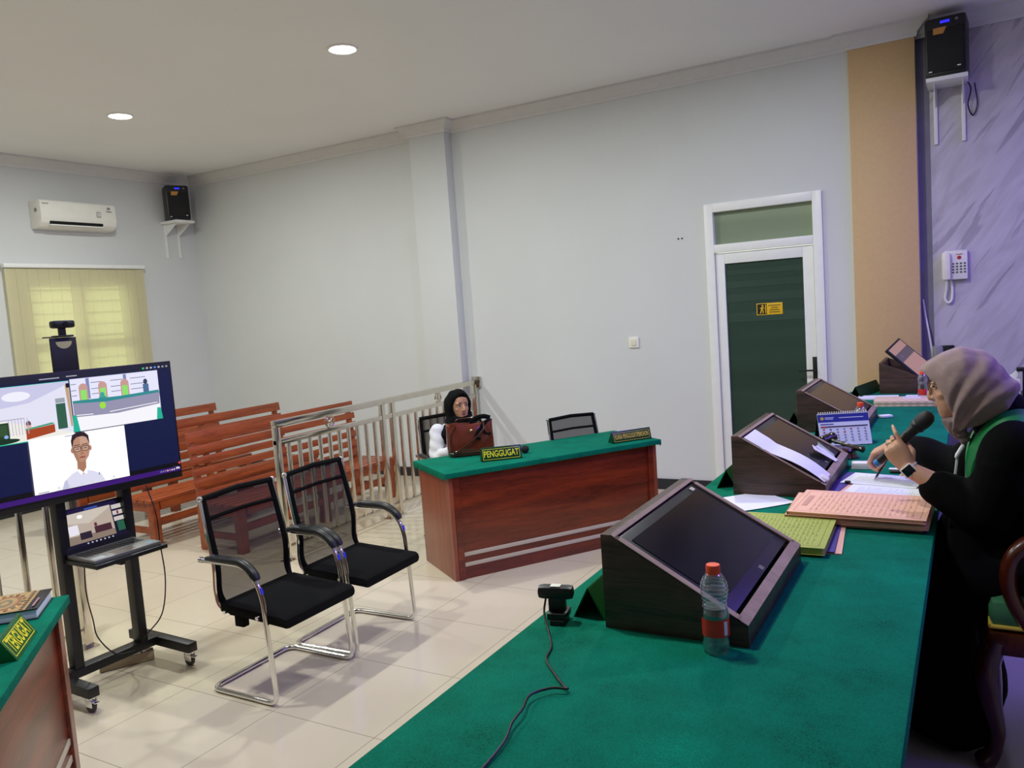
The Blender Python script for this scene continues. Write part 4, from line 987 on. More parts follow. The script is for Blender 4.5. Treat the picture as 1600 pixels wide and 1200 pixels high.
paper('paper_sheet', 'loose white paper between the nearest box and the green folder', (-.742, 3.045, ZB), .215, .245, math.radians(-42), curl=.004)
def folder(label, loc, w, l, rz, m, th=.006, lines=None, lm=None, seed=3, group=None, name='case_folder'):
    t = thing(name, label, 'folder', loc, rz, group)
    obj('cover', MB().b6(-w/2, w/2, -l/2, l/2, th-.0012, th, .0004).b6(-w/2, w/2, -l/2, l/2, 0, .0012, .0004).b6(-w/2, -w/2+.0015, -l/2, l/2, 0, th), m, t)
    if th > .005: obj('page_block', MB().b6(-w/2+.004, w/2-.008, -l/2+.006, l/2-.006, .0013, th-.0013), m, t)
    if lines:
        f = Flat(Matrix.Translation((0, 0, th+.0003))); a, b_ = w/2-.018, l/2-.018; q = .0016
        f.rect(-a, a, -b_, -b_+q, lm); f.rect(-a, a, b_-q, b_, lm); f.rect(-a, -a+q, -b_, b_, lm); f.rect(a-q, a, -b_, b_, lm)
        r = random.Random(seed)
        for i in range(lines):
            x = -a+.05+(2*a-.06)*i/lines
            f.rect(x, x+.0011, -b_+.012, b_-.012, lm, 3)
            y = -b_+.012+.05*r.random()
            while y < b_-.05:
                d = .004+.02*r.random(); f.rect(x+.003, x+.0055, y, min(y+d, b_-.015), lm, 4); y += d+.012+.03*r.random()*(1 if i % 3 else 3)
        f.rect(-a+.012, -a+.03, -b_*.5, b_*.5, lm, 5)
        f.build('form_print', t)
    return t
folder('pink folder with a purple edge under the lime green folder', (-.515, 2.640, ZB), .31, .34, math.radians(5), M['pink'], .004)
folder('purple folder sandwiched under the lime green folder', (-.527, 2.640, ZB+.0042), .30, .338, math.radians(4), M['purple_card'], .004)
folder('thick lime green case folder lying beside the nearest monitor box', (-.555, 2.612, ZB+.0084), .325, .365, math.radians(2), M['lime'], .022, 17, M['lime_text'])
gp = 'pink case folders in the stack'
folder('purple folder at the bottom of the pink stack', (-.345, 2.955, ZB), .43, .335, math.radians(-1), M['purple_card'], .004)
zs = ZB+.0042
for i, (dx, dy, rz, th, lab) in enumerate(((-.015, .002, 1.5, .010, 'lowest pink case folder of the stack'), (.010, -.012, -1.5, .012, 'second pink case folder from the bottom of the stack'), (-.012, -.004, 2, .010, 'third pink case folder from the bottom of the stack'), (.006, -.018, -2.0, .012, 'topmost pink case folder of the stack, with a printed form'))):
    folder(lab, (-.345+dx, 2.935+dy, zs), .425, .325, math.radians(rz), M['pink'], th, 20 if i == 3 else None, M['pink_text'], group=gp); zs += th+.0003
# open case file before the judge
folder('open red edged file under the printed pages before the judge', (-.345, 3.395, ZB), .30, .40, math.radians(-12), M['red_card'], .003)
folder('pink open file sheet under the printed pages before the judge', (-.318, 3.36, ZB+.0032), .36, .42, math.radians(-8), M['pink'], .003)
folder('purple card sticking out between the monitor box and the open file', (-.465, 3.40, ZB+.0064), .06, .40, math.radians(-8), M['purple_card'], .002)
paper('printed_page', 'printed page nearest the pink stack, before the judge', (-.285, 3.255, ZB+.0088), .30, .21, math.radians(-8), 24, seed=4, orient=math.radians(90))
paper('printed_page', 'printed page under the judge\'s watch hand', (-.315, 3.465, ZB+.0104), .28, .20, math.radians(-10), 22, seed=9, orient=math.radians(90))
tag(obj('binder_clip', MB().b6(-.452, -.43, 3.38, 3.40, ZB+.012, ZB+.019, .003), M['black_plastic']), 'tiny black clip at the left edge of the printed pages', 'clip')
# sheet and slips lying on the second box
t2, m2, sl2 = BOX[1]; mw = t2.matrix_basis @ m2
st = thing('paper_sheet', 'long white sheet lying on the screen of the second monitor box', 'paper', t2.location, 0)
b = MB(); 
for i in range(12):
    pass
prof = [(-sl2/2+.01+(sl2-.03)*i/10, .006+.010*math.sin(i*.55)*(1 if i < 8 else .3)) for i in range(11)]
W0 = -.305
rows = []
for v, z in prof:
    w = .125+.06*(v+sl2/2)/sl2
    rows.append([m2 @ V3((W0+w*k/4, v, z+.004*(k/4)**2)) for k in range(5)])
for r0, r1_ in zip(rows, rows[1:]):
    for k in range(4): b.bm.faces.new([b.bm.verts.new(p) for p in (r0[k], r0[k+1], r1_[k+1], r1_[k])])
bmesh.ops.remove_doubles(b.bm, verts=b.bm.verts, dist=1e-6)
bmesh.ops.solidify(b.bm, geom=list(b.bm.faces), thickness=.0008)
obj('sheet', b, M['paper'], st)
def slip(label, u, v, w, l, a, tilt, m=None):
    mt = mw @ Matrix.Translation((u, v, .012)) @ Matrix.Rotation(a, 4, 'Z') @ Matrix.Rotation(tilt, 4, 'X')
    o = obj('paper_slip', MB().box((0, 0, 0), (w, l, .0012), mt), m or M['paper'])
    return tag(o, label, 'paper slip')
slip('white folded slip tucked at the lower corner of the second box', .065, -.105, .055, .10, math.radians(20), .10)
slip('second white slip leaning on the first at the box corner', .09, -.115, .05, .10, math.radians(-5), .16)
slip('greenish receipt slip at the lower corner of the second box', .135, -.105, .05, .085, math.radians(12), .22, mat('green_slip', '#aebfa4', .7))
tag(obj('eraser', MB().box((0, 0, 0), (.04, .03, .012), mw @ Matrix.Translation((-.265, -sl2/2+.018, .009)), .003), M['white_plastic']), 'small white eraser on the front edge of the second monitor box', 'eraser')
t1, m1, sl1 = BOX[0]
tag(obj('label_tag', MB().box((0, 0, 0), (.026, .014, .0012), t1.matrix_basis @ m1 @ Matrix.Translation((.255, sl1/2-.030, -.0028)), .0004), mat('tag_white', '#cfc6b0', .5)), 'small white tag at the upper corner of the nearest monitor', 'tag')
# ------------------------------------------------ desk calendar
CX, CY = -.565, 4.29; crz = math.radians(25)
cal = thing('desk_calendar', 'blue and white desk calendar standing behind the gavel', 'calendar', (CX, CY, ZB), crz)
cw, chh = .125, .155
upv = V3((0, .055, chh)).normalized(); nn = V3((0, -upv.z, upv.y)); H_ = V3((0, .055, chh)).length
mc = basis((1, 0, 0), upv, nn, V3((0, -.025, .003))+upv*(H_/2))
obj('page', MB().box((0, 0, 0), (2*cw, H_, .003), mc), M['paper'], cal)
ub = V3((0, -.055, chh)).normalized(); mb_ = basis((1, 0, 0), ub, V3((0, ub.z, -ub.y)), V3((0, .090, .002))+ub*(H_/2))
obj('back_board', MB().box((0, 0, 0), (2*cw, H_, .003), mb_), M['black_plastic'], cal)
obj('base_board', MB().b6(-cw, cw, -.028, .092, 0, .003), M['black_plastic'], cal)
f = Flat(mc @ Matrix.Translation((0, 0, .0017)))
f.rect(-cw, cw, H_/2-.045, H_/2-.004, M['blue_ink']); f.oval((-cw+.022, H_/2-.025), .009, .009, M['gold_line']); f.rect(-cw+.036, -cw+.08, H_/2-.024, H_/2-.020, M['label_white']); f.rect(-cw+.036, -cw+.075, H_/2-.031, H_/2-.028, M['label_white']); f.rect(-.02, .10, H_/2-.026, H_/2-.022, M['label_white'])
f.rect(-cw+.01, -.05, H_/2-.058, H_/2-.053, M['blue_ink']); f.rect(-cw+.01, cw-.01, H_/2-.072, H_/2-.066, M['black_plastic']); f.rect(-cw+.01, -cw+.04, H_/2-.072, H_/2-.066, M['label_red'], 30)
for r in range(5):
    for c in range(7):
        x = -cw+.024+.0335*c; y = H_/2-.083-.0145*r
        f.rect(x-.005, x+.004, y-.004, y+.003, M['label_red'] if c == 0 or (r, c) in ((1, 3), (0, 4)) else mat('calendar_ink', '#4a4a66', .6) if (r, c) == (0, 1) else M['paper_text'])
f.build('calendar_print', cal)
rg = MB()
for i in range(22):
    x = -cw+.008+.0111*i
    rg.tube([(x, .0315+.008*math.cos(2*PI*k/10), chh+.003+.008*math.sin(2*PI*k/10)) for k in range(10)], .0012, 5, closed=True)
obj('wire_binding', rg, M['white_plastic'], cal)
# ------------------------------------------------ gavel and sound block
gk = mat('dark_turned_wood', '#1e100e', .2, coat=.5)
gv = thing('gavel', 'dark wooden gavel resting on its sound block before the calendar', 'gavel', (-.545, 3.98, ZB), math.radians(-34))
obj('head', MB().lathe([(.001, -.045), (.022, -.044), (.026, -.038), (.026, -.028), (.021, -.022), (.021, -.018), (.025, -.01), (.025, .01), (.021, .018), (.021, .022), (.026, .028), (.026, .038), (.022, .044), (.001, .045)], (-.075, 0, .074), (.0, 1, .15)), gk, gv)
obj('handle', MB().lathe([(.001, 0), (.008, .002), (.009, .02), (.012, .032), (.008, .044), (.008, .06), (.013, .075), (.008, .09), (.009, .12), (.014, .15), (.013, .17), (.016, .185), (.001, .195)], (-.055, 0, .072), (1, 0, -.12)), gk, gv)
sbk = thing('sound_block', 'round dark wooden sound block under the gavel', 'sound block', (-.525, 3.96, ZB), 0)
obj('disc', MB().lathe([(.001, 0), (.058, 0), (.060, .006), (.054, .018), (.050, .030), (.056, .040), (.052, .0465), (.001, .0465)], n=40), M['varnish'], sbk)
# small things near the judge's hands
wb_ = thing('charger', 'small white charger box on the felt beside the judge\'s curled hand', 'charger', (-.425, 3.735, ZB), math.radians(8))
obj('case', MB().b6(-.042, .042, -.03, .03, 0, .028, .007), M['white_plastic'], wb_)
obj('base_edge', MB().b6(-.043, .043, -.031, .031, 0, .007, .003), mat('white_edge', '#d6d2cc', .4), wb_)
tag(obj('phone', MB().box((-.23, 3.69, ZB+.005), (.16, .075, .008), Matrix.Translation((-.23, 3.69, 0)) @ Matrix.Rotation(math.radians(4), 4, 'Z') @ Matrix.Translation((.23, -3.69, 0)), .003), M['black_plastic']), 'black phone lying on the felt behind the microphone', 'phone')
tag(obj('card_slip', MB().box((-.285, 3.70, ZB+.0098), (.06, .03, .001), None), M['paper']), 'tiny white slip on the black phone behind the microphone', 'paper slip')
# far part of the bench
paper('paper_stack', 'white papers on the far bench left of the checked box', (-.575, 6.10, ZB), .26, .17, math.radians(6), curl=.0, th=.010)
paper('paper_stack', 'white papers on the far bench behind the judge\'s nose', (-.29, 6.14, ZB), .24, .16, math.radians(-4), th=.006)
cbx = thing('checked_box', 'flat checked woven box lying across the bench behind the microphone', 'box', (-.345, 5.78, ZB), math.radians(3))
obj('lid', MB().b6(-.225, .225, -.115, .115, .016, .040, .008), M['check'], cbx); obj('tray', MB().b6(-.222, .222, -.112, .112, 0, .017, .004), M['check'], cbx)
obj('label', MB().b6(-.06, .05, -.02, .09, .040, .0408), mat('pale_label', '#d8cfd8', .6), cbx)
cr = MB().box((0, 0, 0), (.07, .05, .014), Matrix.Translation((-.455, 5.20, ZB+.010)) @ Matrix.Rotation(.5, 4, 'Z'), .004)
tag(obj('crumpled_tissue', cr, M['paper']), 'small crumpled white tissue beside the third monitor box', 'tissue')
# side table with tissue box behind the judge
stb = thing('side_table', 'black side table against the marble wall behind the judge', 'side table', (.38, 6.55, ZP))
obj('table_top', MB().b6(-.24, .24, -.25, .25, .66, .69, .004), M['black_metal'], stb)
for x in (-.22, .22):
    for y in (-.23, .23): obj('leg', MB().b6(x-.02, x+.02, y-.02, y+.02, 0, .66, .003), M['black_metal'], stb)
tb_ = thing('tissue_box', 'cream tissue box with a white tissue, behind the judge\'s shoulder', 'tissue box', (.225, 6.42, ZP+.69), 0)
obj('carton', MB().b6(-.055, .055, -.06, .06, 0, .13, .004), mat('cream_carton', '#e4dcc8', .6), tb_)
tz = MB(); tz.prism([(-.05, 0), (.035, 0), (.06, .075), (.03, .06), (.0, .03), (-.05, .045)], (1, 0, 0), (0, 0, 1), (0, 1, 0), (0, -.004, .125), .008, .002)
obj('tissue', tz, M['paper'], tb_)
blk = thing('desk_stand', 'black stand beside the tissue box behind the judge\'s shoulder', 'stand', (.315, 6.42, ZP+.69))
obj('column', MB().b6(-.02, .02, -.02, .02, 0, .18, .004), M['black_metal'], blk); obj('top_plate', MB().b6(-.055, .04, -.04, .04, .18, .205, .004), M['black_metal'], blk)
# ------------------------------------------------ the judge's carved chair
jc = thing('judges_chair', 'carved dark red wooden armchair with green cushion under the judge', 'chair', (.322, 3.03, ZP), 0)
vw = M['varnish']
for s in (-1, 1):
    y = s*.27
    obj('front_leg', MB().tube(smooth_path([(-.272, y, .42), (-.296, y, .33), (-.290, y, .22), (-.272, y, .12), (-.285, y, .05), (-.312, y, .012)]), [.036, .036, .036, .036, .036, .036, .038, .04, .04, .04, .038, .036, .034, .032, .03, .028, .026, .025, .024, .023, .022, .022, .023, .024, .025, .026, .028, .030, .032, .032, .030][:31], 12), vw, jc)
    obj('rear_leg', MB().tube(smooth_path([(.26, y, .42), (.27, y, .25), (.31, y, .012)]), .028, 12), vw, jc)
    obj('arm', MB().tube(smooth_path([(-.17, y, .45), (-.215, y, .52), (-.238, y, .60), (-.225, y, .68), (-.17, y, .735), (-.08, y, .742), (.08, y, .735), (.26, y, .74)]), .030, 12, flat=.8, up=(0, 1, 0)), vw, jc)
    obj('back_post', MB().tube(smooth_path([(.26, y, .40), (.29, y, .75), (.34, y*.95, 1.10), (.36, y*.6, 1.28)]), .03, 12), vw, jc)
sr = MB().b6(-.30, .28, -.30, .30, .375, .45, .02); obj('seat_rail', sr, vw, jc)
obj('seat_cushion', MB().b6(-.29, .26, -.285, .285, .452, .545, .035), M['green_cushion'], jc)
obj('cushion_piping', MB().tube([(-.285, -.28, .462), (-.285, .28, .462)], .007, 8).tube([(-.285, -.281, .462), (.255, -.281, .462)], .007, 8), M['gold_line'], jc)
obj('crest_rail', MB().tube(smooth_path([(.352, -.20, 1.22), (.36, -.1, 1.32), (.36, 0, 1.36), (.36, .1, 1.32), (.352, .20, 1.22)]), .035, 12), vw, jc)
bk_ = MB(); bk_.box((0, 0, 0), (.06, .46, .66), Matrix.Translation((.315, 0, .84)) @ Matrix.Rotation(.12, 4, 'Y'), .025); obj('back_cushion', bk_, M['green_cushion'], jc)

# ================================================================ people
def head_parts(b, m, k=1.0):
    """head in its own frame: x forward, y left, z up, origin between the ears at eye level."""
    S = Matrix.Scale(k, 4); mm = m @ S
    sl = [(-.121, .060, .012, .012), (-.116, .058, .026, .024), (-.105, .053, .037, .036), (-.085, .043, .049, .048), (-.06, .029, .063, .057), (-.03, .012, .079, .066), (0, 0, .088, .071), (.03, -.004, .094, .074), (.06, -.008, .092, .072), (.085, -.010, .077, .060), (.102, -.012, .05, .04), (.111, -.012, .016, .014)]
    rings = []
    sl = [(z if z < .04 else .04+(z-.04)*.80, cx+(.10*rx if z > -.07 else 0), rx*(.90 if z > -.07 else 1), ry) for z, cx, rx, ry in sl]
    for z, cx, rx, ry in sl:
        rings.append([mm @ V3((cx+rx*math.copysign(abs(math.cos(a))**.9, math.cos(a)), ry*math.copysign(abs(math.sin(a))**.9, math.sin(a)), z)) for a in [2*PI*i/28 for i in range(28)]])
    b.loft(rings)
    b.tube([mm @ V3(p) for p in ((.082, 0, .012), (.094, 0, -.006), (.104, 0, -.024), (.105, 0, -.036), (.094, 0, -.043))], [.007*k, .0085*k, .0105*k, .012*k, .009*k], 12)
    for s in (-1, 1):
        b.ell((.091, s*.011, -.037), (.012, .008, .007), mm); b.ell((.070, s*.034, .019), (.02, .024, .007), mm); b.ell((.058, s*.040, -.030), (.022, .020, .020), mm)
    b.ell((.086, 0, -.060), (.010, .023, .0065), mm); b.ell((.083, 0, -.070), (.010, .020, .0075), mm); b.ell((.074, 0, -.101), (.016, .018, .014), mm)
def face_details(t, m, k, lipm):
    mm = m @ Matrix.Scale(k, 4)
    for s in (-1, 1):
        ey = obj('eye', MB().ell((.0755, s*.031, -.002), (.0095, .0125, .0085), mm), M['eye_white'], t, world=True)
        obj('iris', MB().ell((.0825, s*.031, -.002), (.0035, .0058, .0058), mm), M['eye_dark'], ey, world=True)
        obj('upper_lid', MB().tube([mm @ V3((.073, s*.045, -.004)), mm @ V3((.0815, s*.038, .0045)), mm @ V3((.0855, s*.030, .0062)), mm @ V3((.085, s*.019, .001))], .0022*k, 6), M['brow'], t, world=True)
        obj('eyebrow', MB().tube([mm @ V3((.0875, s*.013, .0205)), mm @ V3((.089, s*.030, .0255)), mm @ V3((.077, s*.048, .020))], [.0028*k, .0032*k, .0018*k], 6), M['brow'], t, world=True)
    obj('upper_lip', MB().tube([mm @ V3((.086, -.024, -.0655)), mm @ V3((.0945, -.011, -.0605)), mm @ V3((.0955, 0, -.0620)), mm @ V3((.0945, .011, -.0605)), mm @ V3((.086, .024, -.0655))], [.0012*k, .0034*k, .0034*k, .0034*k, .0012*k], 8), lipm, t, world=True)
    obj('lower_lip', MB().tube([mm @ V3((.086, -.022, -.0665)), mm @ V3((.0925, -.010, -.0705)), mm @ V3((.0935, 0, -.0712)), mm @ V3((.0925, .010, -.0705)), mm @ V3((.086, .022, -.0665))], [.0012*k, .0038*k, .0042*k, .0038*k, .0012*k], 8), lipm, t, world=True)
def hand_parts(b, m, side, curls, thumb=None, k=1.0, spread=.05):
    """x toward the finger tips, palm faces -z, thumb on the y*side edge."""
    rings = []
    for x, ry, rz, cz in ((-.03, .025, .018, 0), (0, .026, .0185, 0), (.025, .034, .018, 0), (.055, .041, .016, -.001), (.085, .042, .013, 0), (.096, .038, .009, 0)):
        rings.append([m @ V3((x*k, ry*k*math.cos(a), (cz+rz*math.sin(a))*k)) for a in [2*PI*i/16 for i in range(16)]])
    b.loft(rings)
    base = ((.090, .030), (.094, .0105), (.092, -.0100), (.084, -.0290)); lens = ((.042, .026, .021), (.046, .029, .022), (.043, .027, .021), (.034, .021, .018)); tips = []
    for i in range(4):
        x, y = base[i]; p = V3((x, y*side, 0)); a = 0; yaw = side*(spread*(1.5-i))
        for j in range(3):
            a += math.radians(curls[i][j]); d = V3((math.cos(a)*math.cos(yaw), math.cos(a)*math.sin(yaw), -math.sin(a)))
            q = p+d*lens[i][j]; r0, r1 = (.0092, .0083, .0075)[j]*k*(.9 if i == 3 else 1), (.0083, .0075, .0062)[j]*k*(.9 if i == 3 else 1)
            b.cyl(m @ (p*k), m @ (q*k), r0, r1, 12); b.ell(m @ (p*k), r0*1.04, None, 10, 8); b.ell(m @ (q*k), r1, None, 10, 8); p = q
        tips.append((m @ (p*k), (m.to_3x3() @ d), r1))
    th = thumb or ((.018, .024, -.008), (.050, .052, -.022), (.080, .060, -.032), (.102, .056, -.040))
    P = [V3((p[0], p[1]*side, p[2])) for p in th]; R = (.0135, .011, .0098, .0075)
    for i in range(3):
        b.cyl(m @ (P[i]*k), m @ (P[i+1]*k), R[i]*k, R[i+1]*k, 12)
    for p, r in zip(P, R): b.ell(m @ (p*k), r*k, None, 10, 8)
    return tips
def limb(b, pts, rs, n=16):
    P = smooth_path(pts, 5); R = []
    for i in range(len(rs)-1):
        for j in range(5): R.append(rs[i]+(rs[i+1]-rs[i])*j/5)
    R.append(rs[-1]); b.tube(P, R, n); b.ell(P[0], R[0]); b.ell(P[-1], R[-1])
def torso(b, secs, fwd, n=28):
    """secs: (centre, half width, half depth, axis up)"""
    fwd = V3(fwd).normalized(); rings = []
    for i, (c, w, d) in enumerate(secs):
        c = V3(c); a = V3(secs[min(i+1, len(secs)-1)][0])-V3(secs[max(i-1, 0)][0]); a.normalize()
        side = a.cross(fwd).normalized(); f2 = side.cross(a).normalized()
        rings.append([c+side*(w*math.cos(t))+f2*(d*math.sin(t)) for t in [2*PI*k/n for k in range(n)]])
    b.loft(rings)
def hood(b, m, rings, n=40, fold=0.0, nf=11):
    """scarf volume: rings from inside the face opening to the back; (xtop,ztop, xbot,zbot, halfwidth, bow)"""
    R = []
    for i, (xt, zt, xb, zb, hw, bow) in enumerate(rings):
        r = []
        for k in range(n):
            a = 2*PI*k/n; cz = (zt+zb)/2; hz = (zt-zb)/2; z = cz+hz*math.cos(a)
            u = (math.cos(a)+1)/2; x = xb+(xt-xb)*u-bow*math.sin(a)**2
            g = 1+(fold*math.sin(nf*a+i*.7)*(1 if i > 1 else 0))
            r.append(m @ V3((x, hw*math.sin(a)*g, cz+(z-cz)*g)))
        R.append(r)
    b.loft(R)
# ------------------------------------------------ the judge (seated, facing -X)
def build_judge():
    t = thing('person', 'person in a black robe and mauve headscarf speaking into a microphone at the bench', 'person', (.28, 3.03, ZP+.545))
    k = .92
    hc = V3((-.035, 2.962, 1.432)); pit = math.radians(12)
    fw = V3((-math.cos(pit), .03, -math.sin(pit))).normalized(); lf = V3((0, 0, 1)).cross(fw).normalized(); up = fw.cross(lf)
    hm = basis(fw, lf, up, hc)
    LW, LE, LS = V3((-.190, 2.905, 1.150)), V3((.03, 2.875, 1.035)), V3((.105, 2.845, 1.235))
    RW, RE, RS = V3((-.272, 3.50, 1.128)), V3((-.03, 3.36, 1.075)), V3((.105, 3.20, 1.235))
    b = MB(); head_parts(b, hm, k)
    limb(b, [(.085, 3.02, 1.235), (.045, 3.0, 1.30), (.0, 2.972, 1.375)], [.062, .052, .050])
    torso(b, [((.33, 3.03, .80), .10, .08), ((.31, 3.03, .86), .165, .125), ((.25, 3.03, .98), .135, .10), ((.17, 3.03, 1.12), .150, .105), ((.11, 3.03, 1.22), .150, .085), ((.085, 3.02, 1.265), .08, .06)], (-1, 0, -.2))
    for S, E_, W_ in ((LS, LE, LW), (RS, RE, RW)):
        limb(b, [S, S.lerp(E_, .5), E_, E_.lerp(W_, .5), W_], [.052, .045, .038, .036, .026])
    for s in (-1, 1):
        y = 3.03+s*.10
        limb(b, [(.30, y, .82), (.05, y+s*.01, .80), (-.14, y+s*.01, .775)], [.085, .075, .058]); limb(b, [(-.14, y+s*.01, .775), (-.13, y+s*.01, .52), (-.11, y+s*.01, .33)], [.055, .05, .035]); limb(b, [(-.11, y+s*.01, .30), (-.2, y+s*.01, .275)], [.036, .03])
    # left hand around the microphone, index finger along it
    hx = V3((-.50, -.02, .86)).normalized(); hz = V3((.05, -1, 0)).normalized(); hz = (hz-hx*hz.dot(hx)).normalized(); hy = hz.cross(hx)
    lm = basis(hx, hy, hz, LW); hx0 = hx.copy()
    hand_parts(b, lm, -1, ((8, 38, 25), (52, 62, 35), (58, 66, 40), (62, 62, 38)), ((.018, .024, -.008), (.045, .045, -.026), (.070, .040, -.050), (.092, .026, -.064)), .90)
    hx = V3((-.84, .10, -.45)).normalized(); hz = V3((-.45, 0, .84)); hz = (hz-hx*hz.dot(hx)).normalized(); hy = hz.cross(hx)
    rm = basis(hx, hy, hz, RW)
    hand_parts(b, rm, 1, ((38, 58, 30), (46, 62, 34), (52, 64, 36), (56, 64, 36)), ((.018, .024, -.008), (.048, .046, -.026), (.074, .046, -.044), (.096, .036, -.056)), 1.0)
    obj('body', remeshed(b, .0040, 3, .4), M['skin_light'], t, world=True)
    face_details(t, hm, k, mat('soft_lip', '#a8625a', .4))
    # nails
    # glasses
    g = MB(); mm = hm @ Matrix.Scale(k, 4)
    for s in (-1, 1):
        g.tube([mm @ V3((.097-.010*abs(math.sin(0)), s*.034+.023*math.cos(2*PI*i/20), -.004+.019*math.sin(2*PI*i/20))) for i in range(20)], .0015, 6, closed=True)
        g.tube([mm @ V3((.097, s*.057, .004)), mm @ V3((.080, s*.070, .004)), mm @ V3((.0, s*.078, .0))], .0014, 6)
    g.tube([mm @ V3((.097, -.011, .002)), mm @ V3((.100, 0, .006)), mm @ V3((.097, .011, .002))], .0015, 6)
    obj('glasses', g, mat('dark_gold_frame', '#5a452c', .3, .6), t, world=True)
    # scarf
    b = MB()
    hood(b, hm, [(.060, .035, .040, -.095, .045, .02), (.094, .056, .052, -.119, .068, .034), (.108, .069, .056, -.134, .077, .030), (.078, .088, .05, -.149, .088, .025), (.03, .105, .02, -.156, .098, .015), (-.03, .114, -.02, -.152, .102, 0), (-.085, .086, -.07, -.142, .097, 0), (-.122, .032, -.11, -.122, .080, 0), (-.145, -.018, -.138, -.092, .052, 0), (-.153, -.040, -.150, -.064, .02, 0)], n=56, fold=.012, nf=13)
    limb(b, [hc+fw*.052-up*.115, hc+fw*.046-up*.150, hc+fw*.03-up*.185], [.03, .026, .018])
    def fold_d(co, no):
        q = hm.inverted() @ co
        if q.x > .085: return V3((0, 0, 0))
        q = q/k; dx, dz = q.x-.075, q.z+.19; ph = 15*math.atan2(dz, -dx)+2.5*q.z/.1*(q.y/.1)
        return no*(.0042*(math.sin(ph)+.55*math.sin(1.7*ph+1))*min(1, max(0, (.09-q.x)/.06))*min(1, max(0, (.13-q.z)/.08)))
    obj('headscarf', remeshed(b, .0055, 5, .5, disp=fold_d), M['taupe'], t, world=True)
    # inner dark collar at the nape
    b = MB(); limb(b, [(.10, 3.01, 1.27), (.070, 2.995, 1.325), (.035, 2.98, 1.37)], [.10, .088, .075])
    obj('under_scarf', remeshed(b, .006, 6), M['black_cloth'], t, world=True)
    # robe
    b = MB()
    torso(b, [((.35, 3.03, .78), .20, .15), ((.33, 3.03, .86), .225, .165), ((.27, 3.03, 1.0), .19, .145), ((.19, 3.03, 1.13), .195, .145), ((.125, 3.025, 1.225), .185, .120), ((.10, 3.02, 1.275), .12, .085), ((.085, 3.01, 1.30), .075, .06)], (-1, 0, -.2))
    for S, E_, W_, tl in ((LS, LE, LW, .60), (RS, RE, RW, .90)):
        c = E_.lerp(W_, tl)
        limb(b, [S+V3((.0, 0, .0)), S.lerp(E_, .5)+V3((0, 0, -.01)), E_+V3((0, 0, -.005)), E_.lerp(W_, tl*.5)+V3((0, 0, -.012)), c+V3((0, 0, -.010))], [.088, .085, .080, .070, .056])
    for s in (-1, 1):
        y = 3.03+s*.10
        limb(b, [(.32, y, .82), (.05, y+s*.02, .80), (-.14, y+s*.02, .765)], [.125, .115, .098]); limb(b, [(-.14, y+s*.02, .765), (-.10, y+s*.03, .55), (-.07, y+s*.035, .30)], [.098, .115, .135])
    limb(b, [(-.06, 3.03, .76), (-.05, 3.03, .52), (-.03, 3.03, .36)], [.11, .12, .12])
    limb(b, [(.10, 3.03, 1.08), (.02, 3.03, .95), (-.02, 3.03, .80)], [.13, .125, .12]); limb(b, [(.0, 2.93, .98), (-.02, 2.90, .78)], [.07, .09])
    for v in b.bm.verts: v.co.z = max(v.co.z, ZP+.03)
    def rfold(co, no):
        return no*(.006*math.sin(co.x*38+co.z*30+2*math.sin(co.y*14))*(1 if co.z < 1.2 else .4))
    obj('robe', remeshed(b, .008, 6, .5, disp=rfold), M['robe'], t, world=True)
    # sash collar and white neck band
    def ribbon(pts, w, th, m, name, ups):
        P = smooth_path(pts, 6); U = smooth_path(ups, 6); R = []
        for i, p in enumerate(P):
            d = (P[min(i+1, len(P)-1)]-P[max(i-1, 0)]).normalized(); n_ = (U[i]-d*U[i].dot(d)).normalized(); s_ = d.cross(n_)
            R.append([p+s_*(w/2)*a+n_*th*c for a, c in ((-1, 0), (-.9, .5), (-.4, 1.0), (.4, 1.0), (.9, .5), (1, 0), (.6, -.6), (-.6, -.6))])
        return obj(name, MB().loft(R), m, t, world=True)
    for s in (-1, 1):
        q = lambda x, dy, z: (x, 3.02+s*dy, z)
        ribbon([q(-.002, .055, 1.035), q(-.012, .075, 1.115), q(-.004, .098, 1.195), q(.035, .122, 1.270), q(.085, .130, 1.317), q(.140, .108, 1.325), q(.185, .04, 1.305)], .075, .012, M['satin_green'], 'sash', [V3((-1, s*.15, .25)), V3((-1, s*.25, .3)), V3((-.9, s*.4, .4)), V3((-.5, s*.5, .8)), V3((0, s*.5, 1)), V3((.5, s*.3, .9)), V3((.8, 0, .7))])
    jb = MB(); jb.box((0, 0, 0), (.010, .050, .05), Matrix.Translation((-.040, 2.955, 1.205)) @ Matrix.Rotation(.5, 4, 'Y'), .006); jb.box((0, 0, 0), (.008, .035, .15), Matrix.Translation((-.055, 2.955, 1.118)) @ Matrix.Rotation(.12, 4, 'Y'), .003)
    obj('neck_band', jb, M['white_cloth'], t, world=True)
    # watch on the left wrist, rings
    ax = (hx0*.6+(LW-LE).normalized()*.4).normalized(); wcx = LW-ax*.004
    out = V3((-.1, -1, .2)); out = (out-ax*out.dot(ax)).normalized(); sd = ax.cross(out)
    wm = basis(ax, sd, out, wcx)
    st = MB(); st.tube([wm @ V3((0, .0275*math.cos(2*PI*i/24), .0215*math.sin(2*PI*i/24))) for i in range(24)], .0042, 8, closed=True, flat=2.2, up=out)
    w_ = obj('watch', st, M['white_plastic'], t, world=True)
    obj('watch_case', MB().box((0, 0, .0225), (.037, .042, .012), wm, .006), M['white_plastic'], w_, world=True)
    obj('watch_face', MB().box((0, 0, .0288), (.029, .034, .0012), wm, .0005), M['screen_off'], w_, world=True)
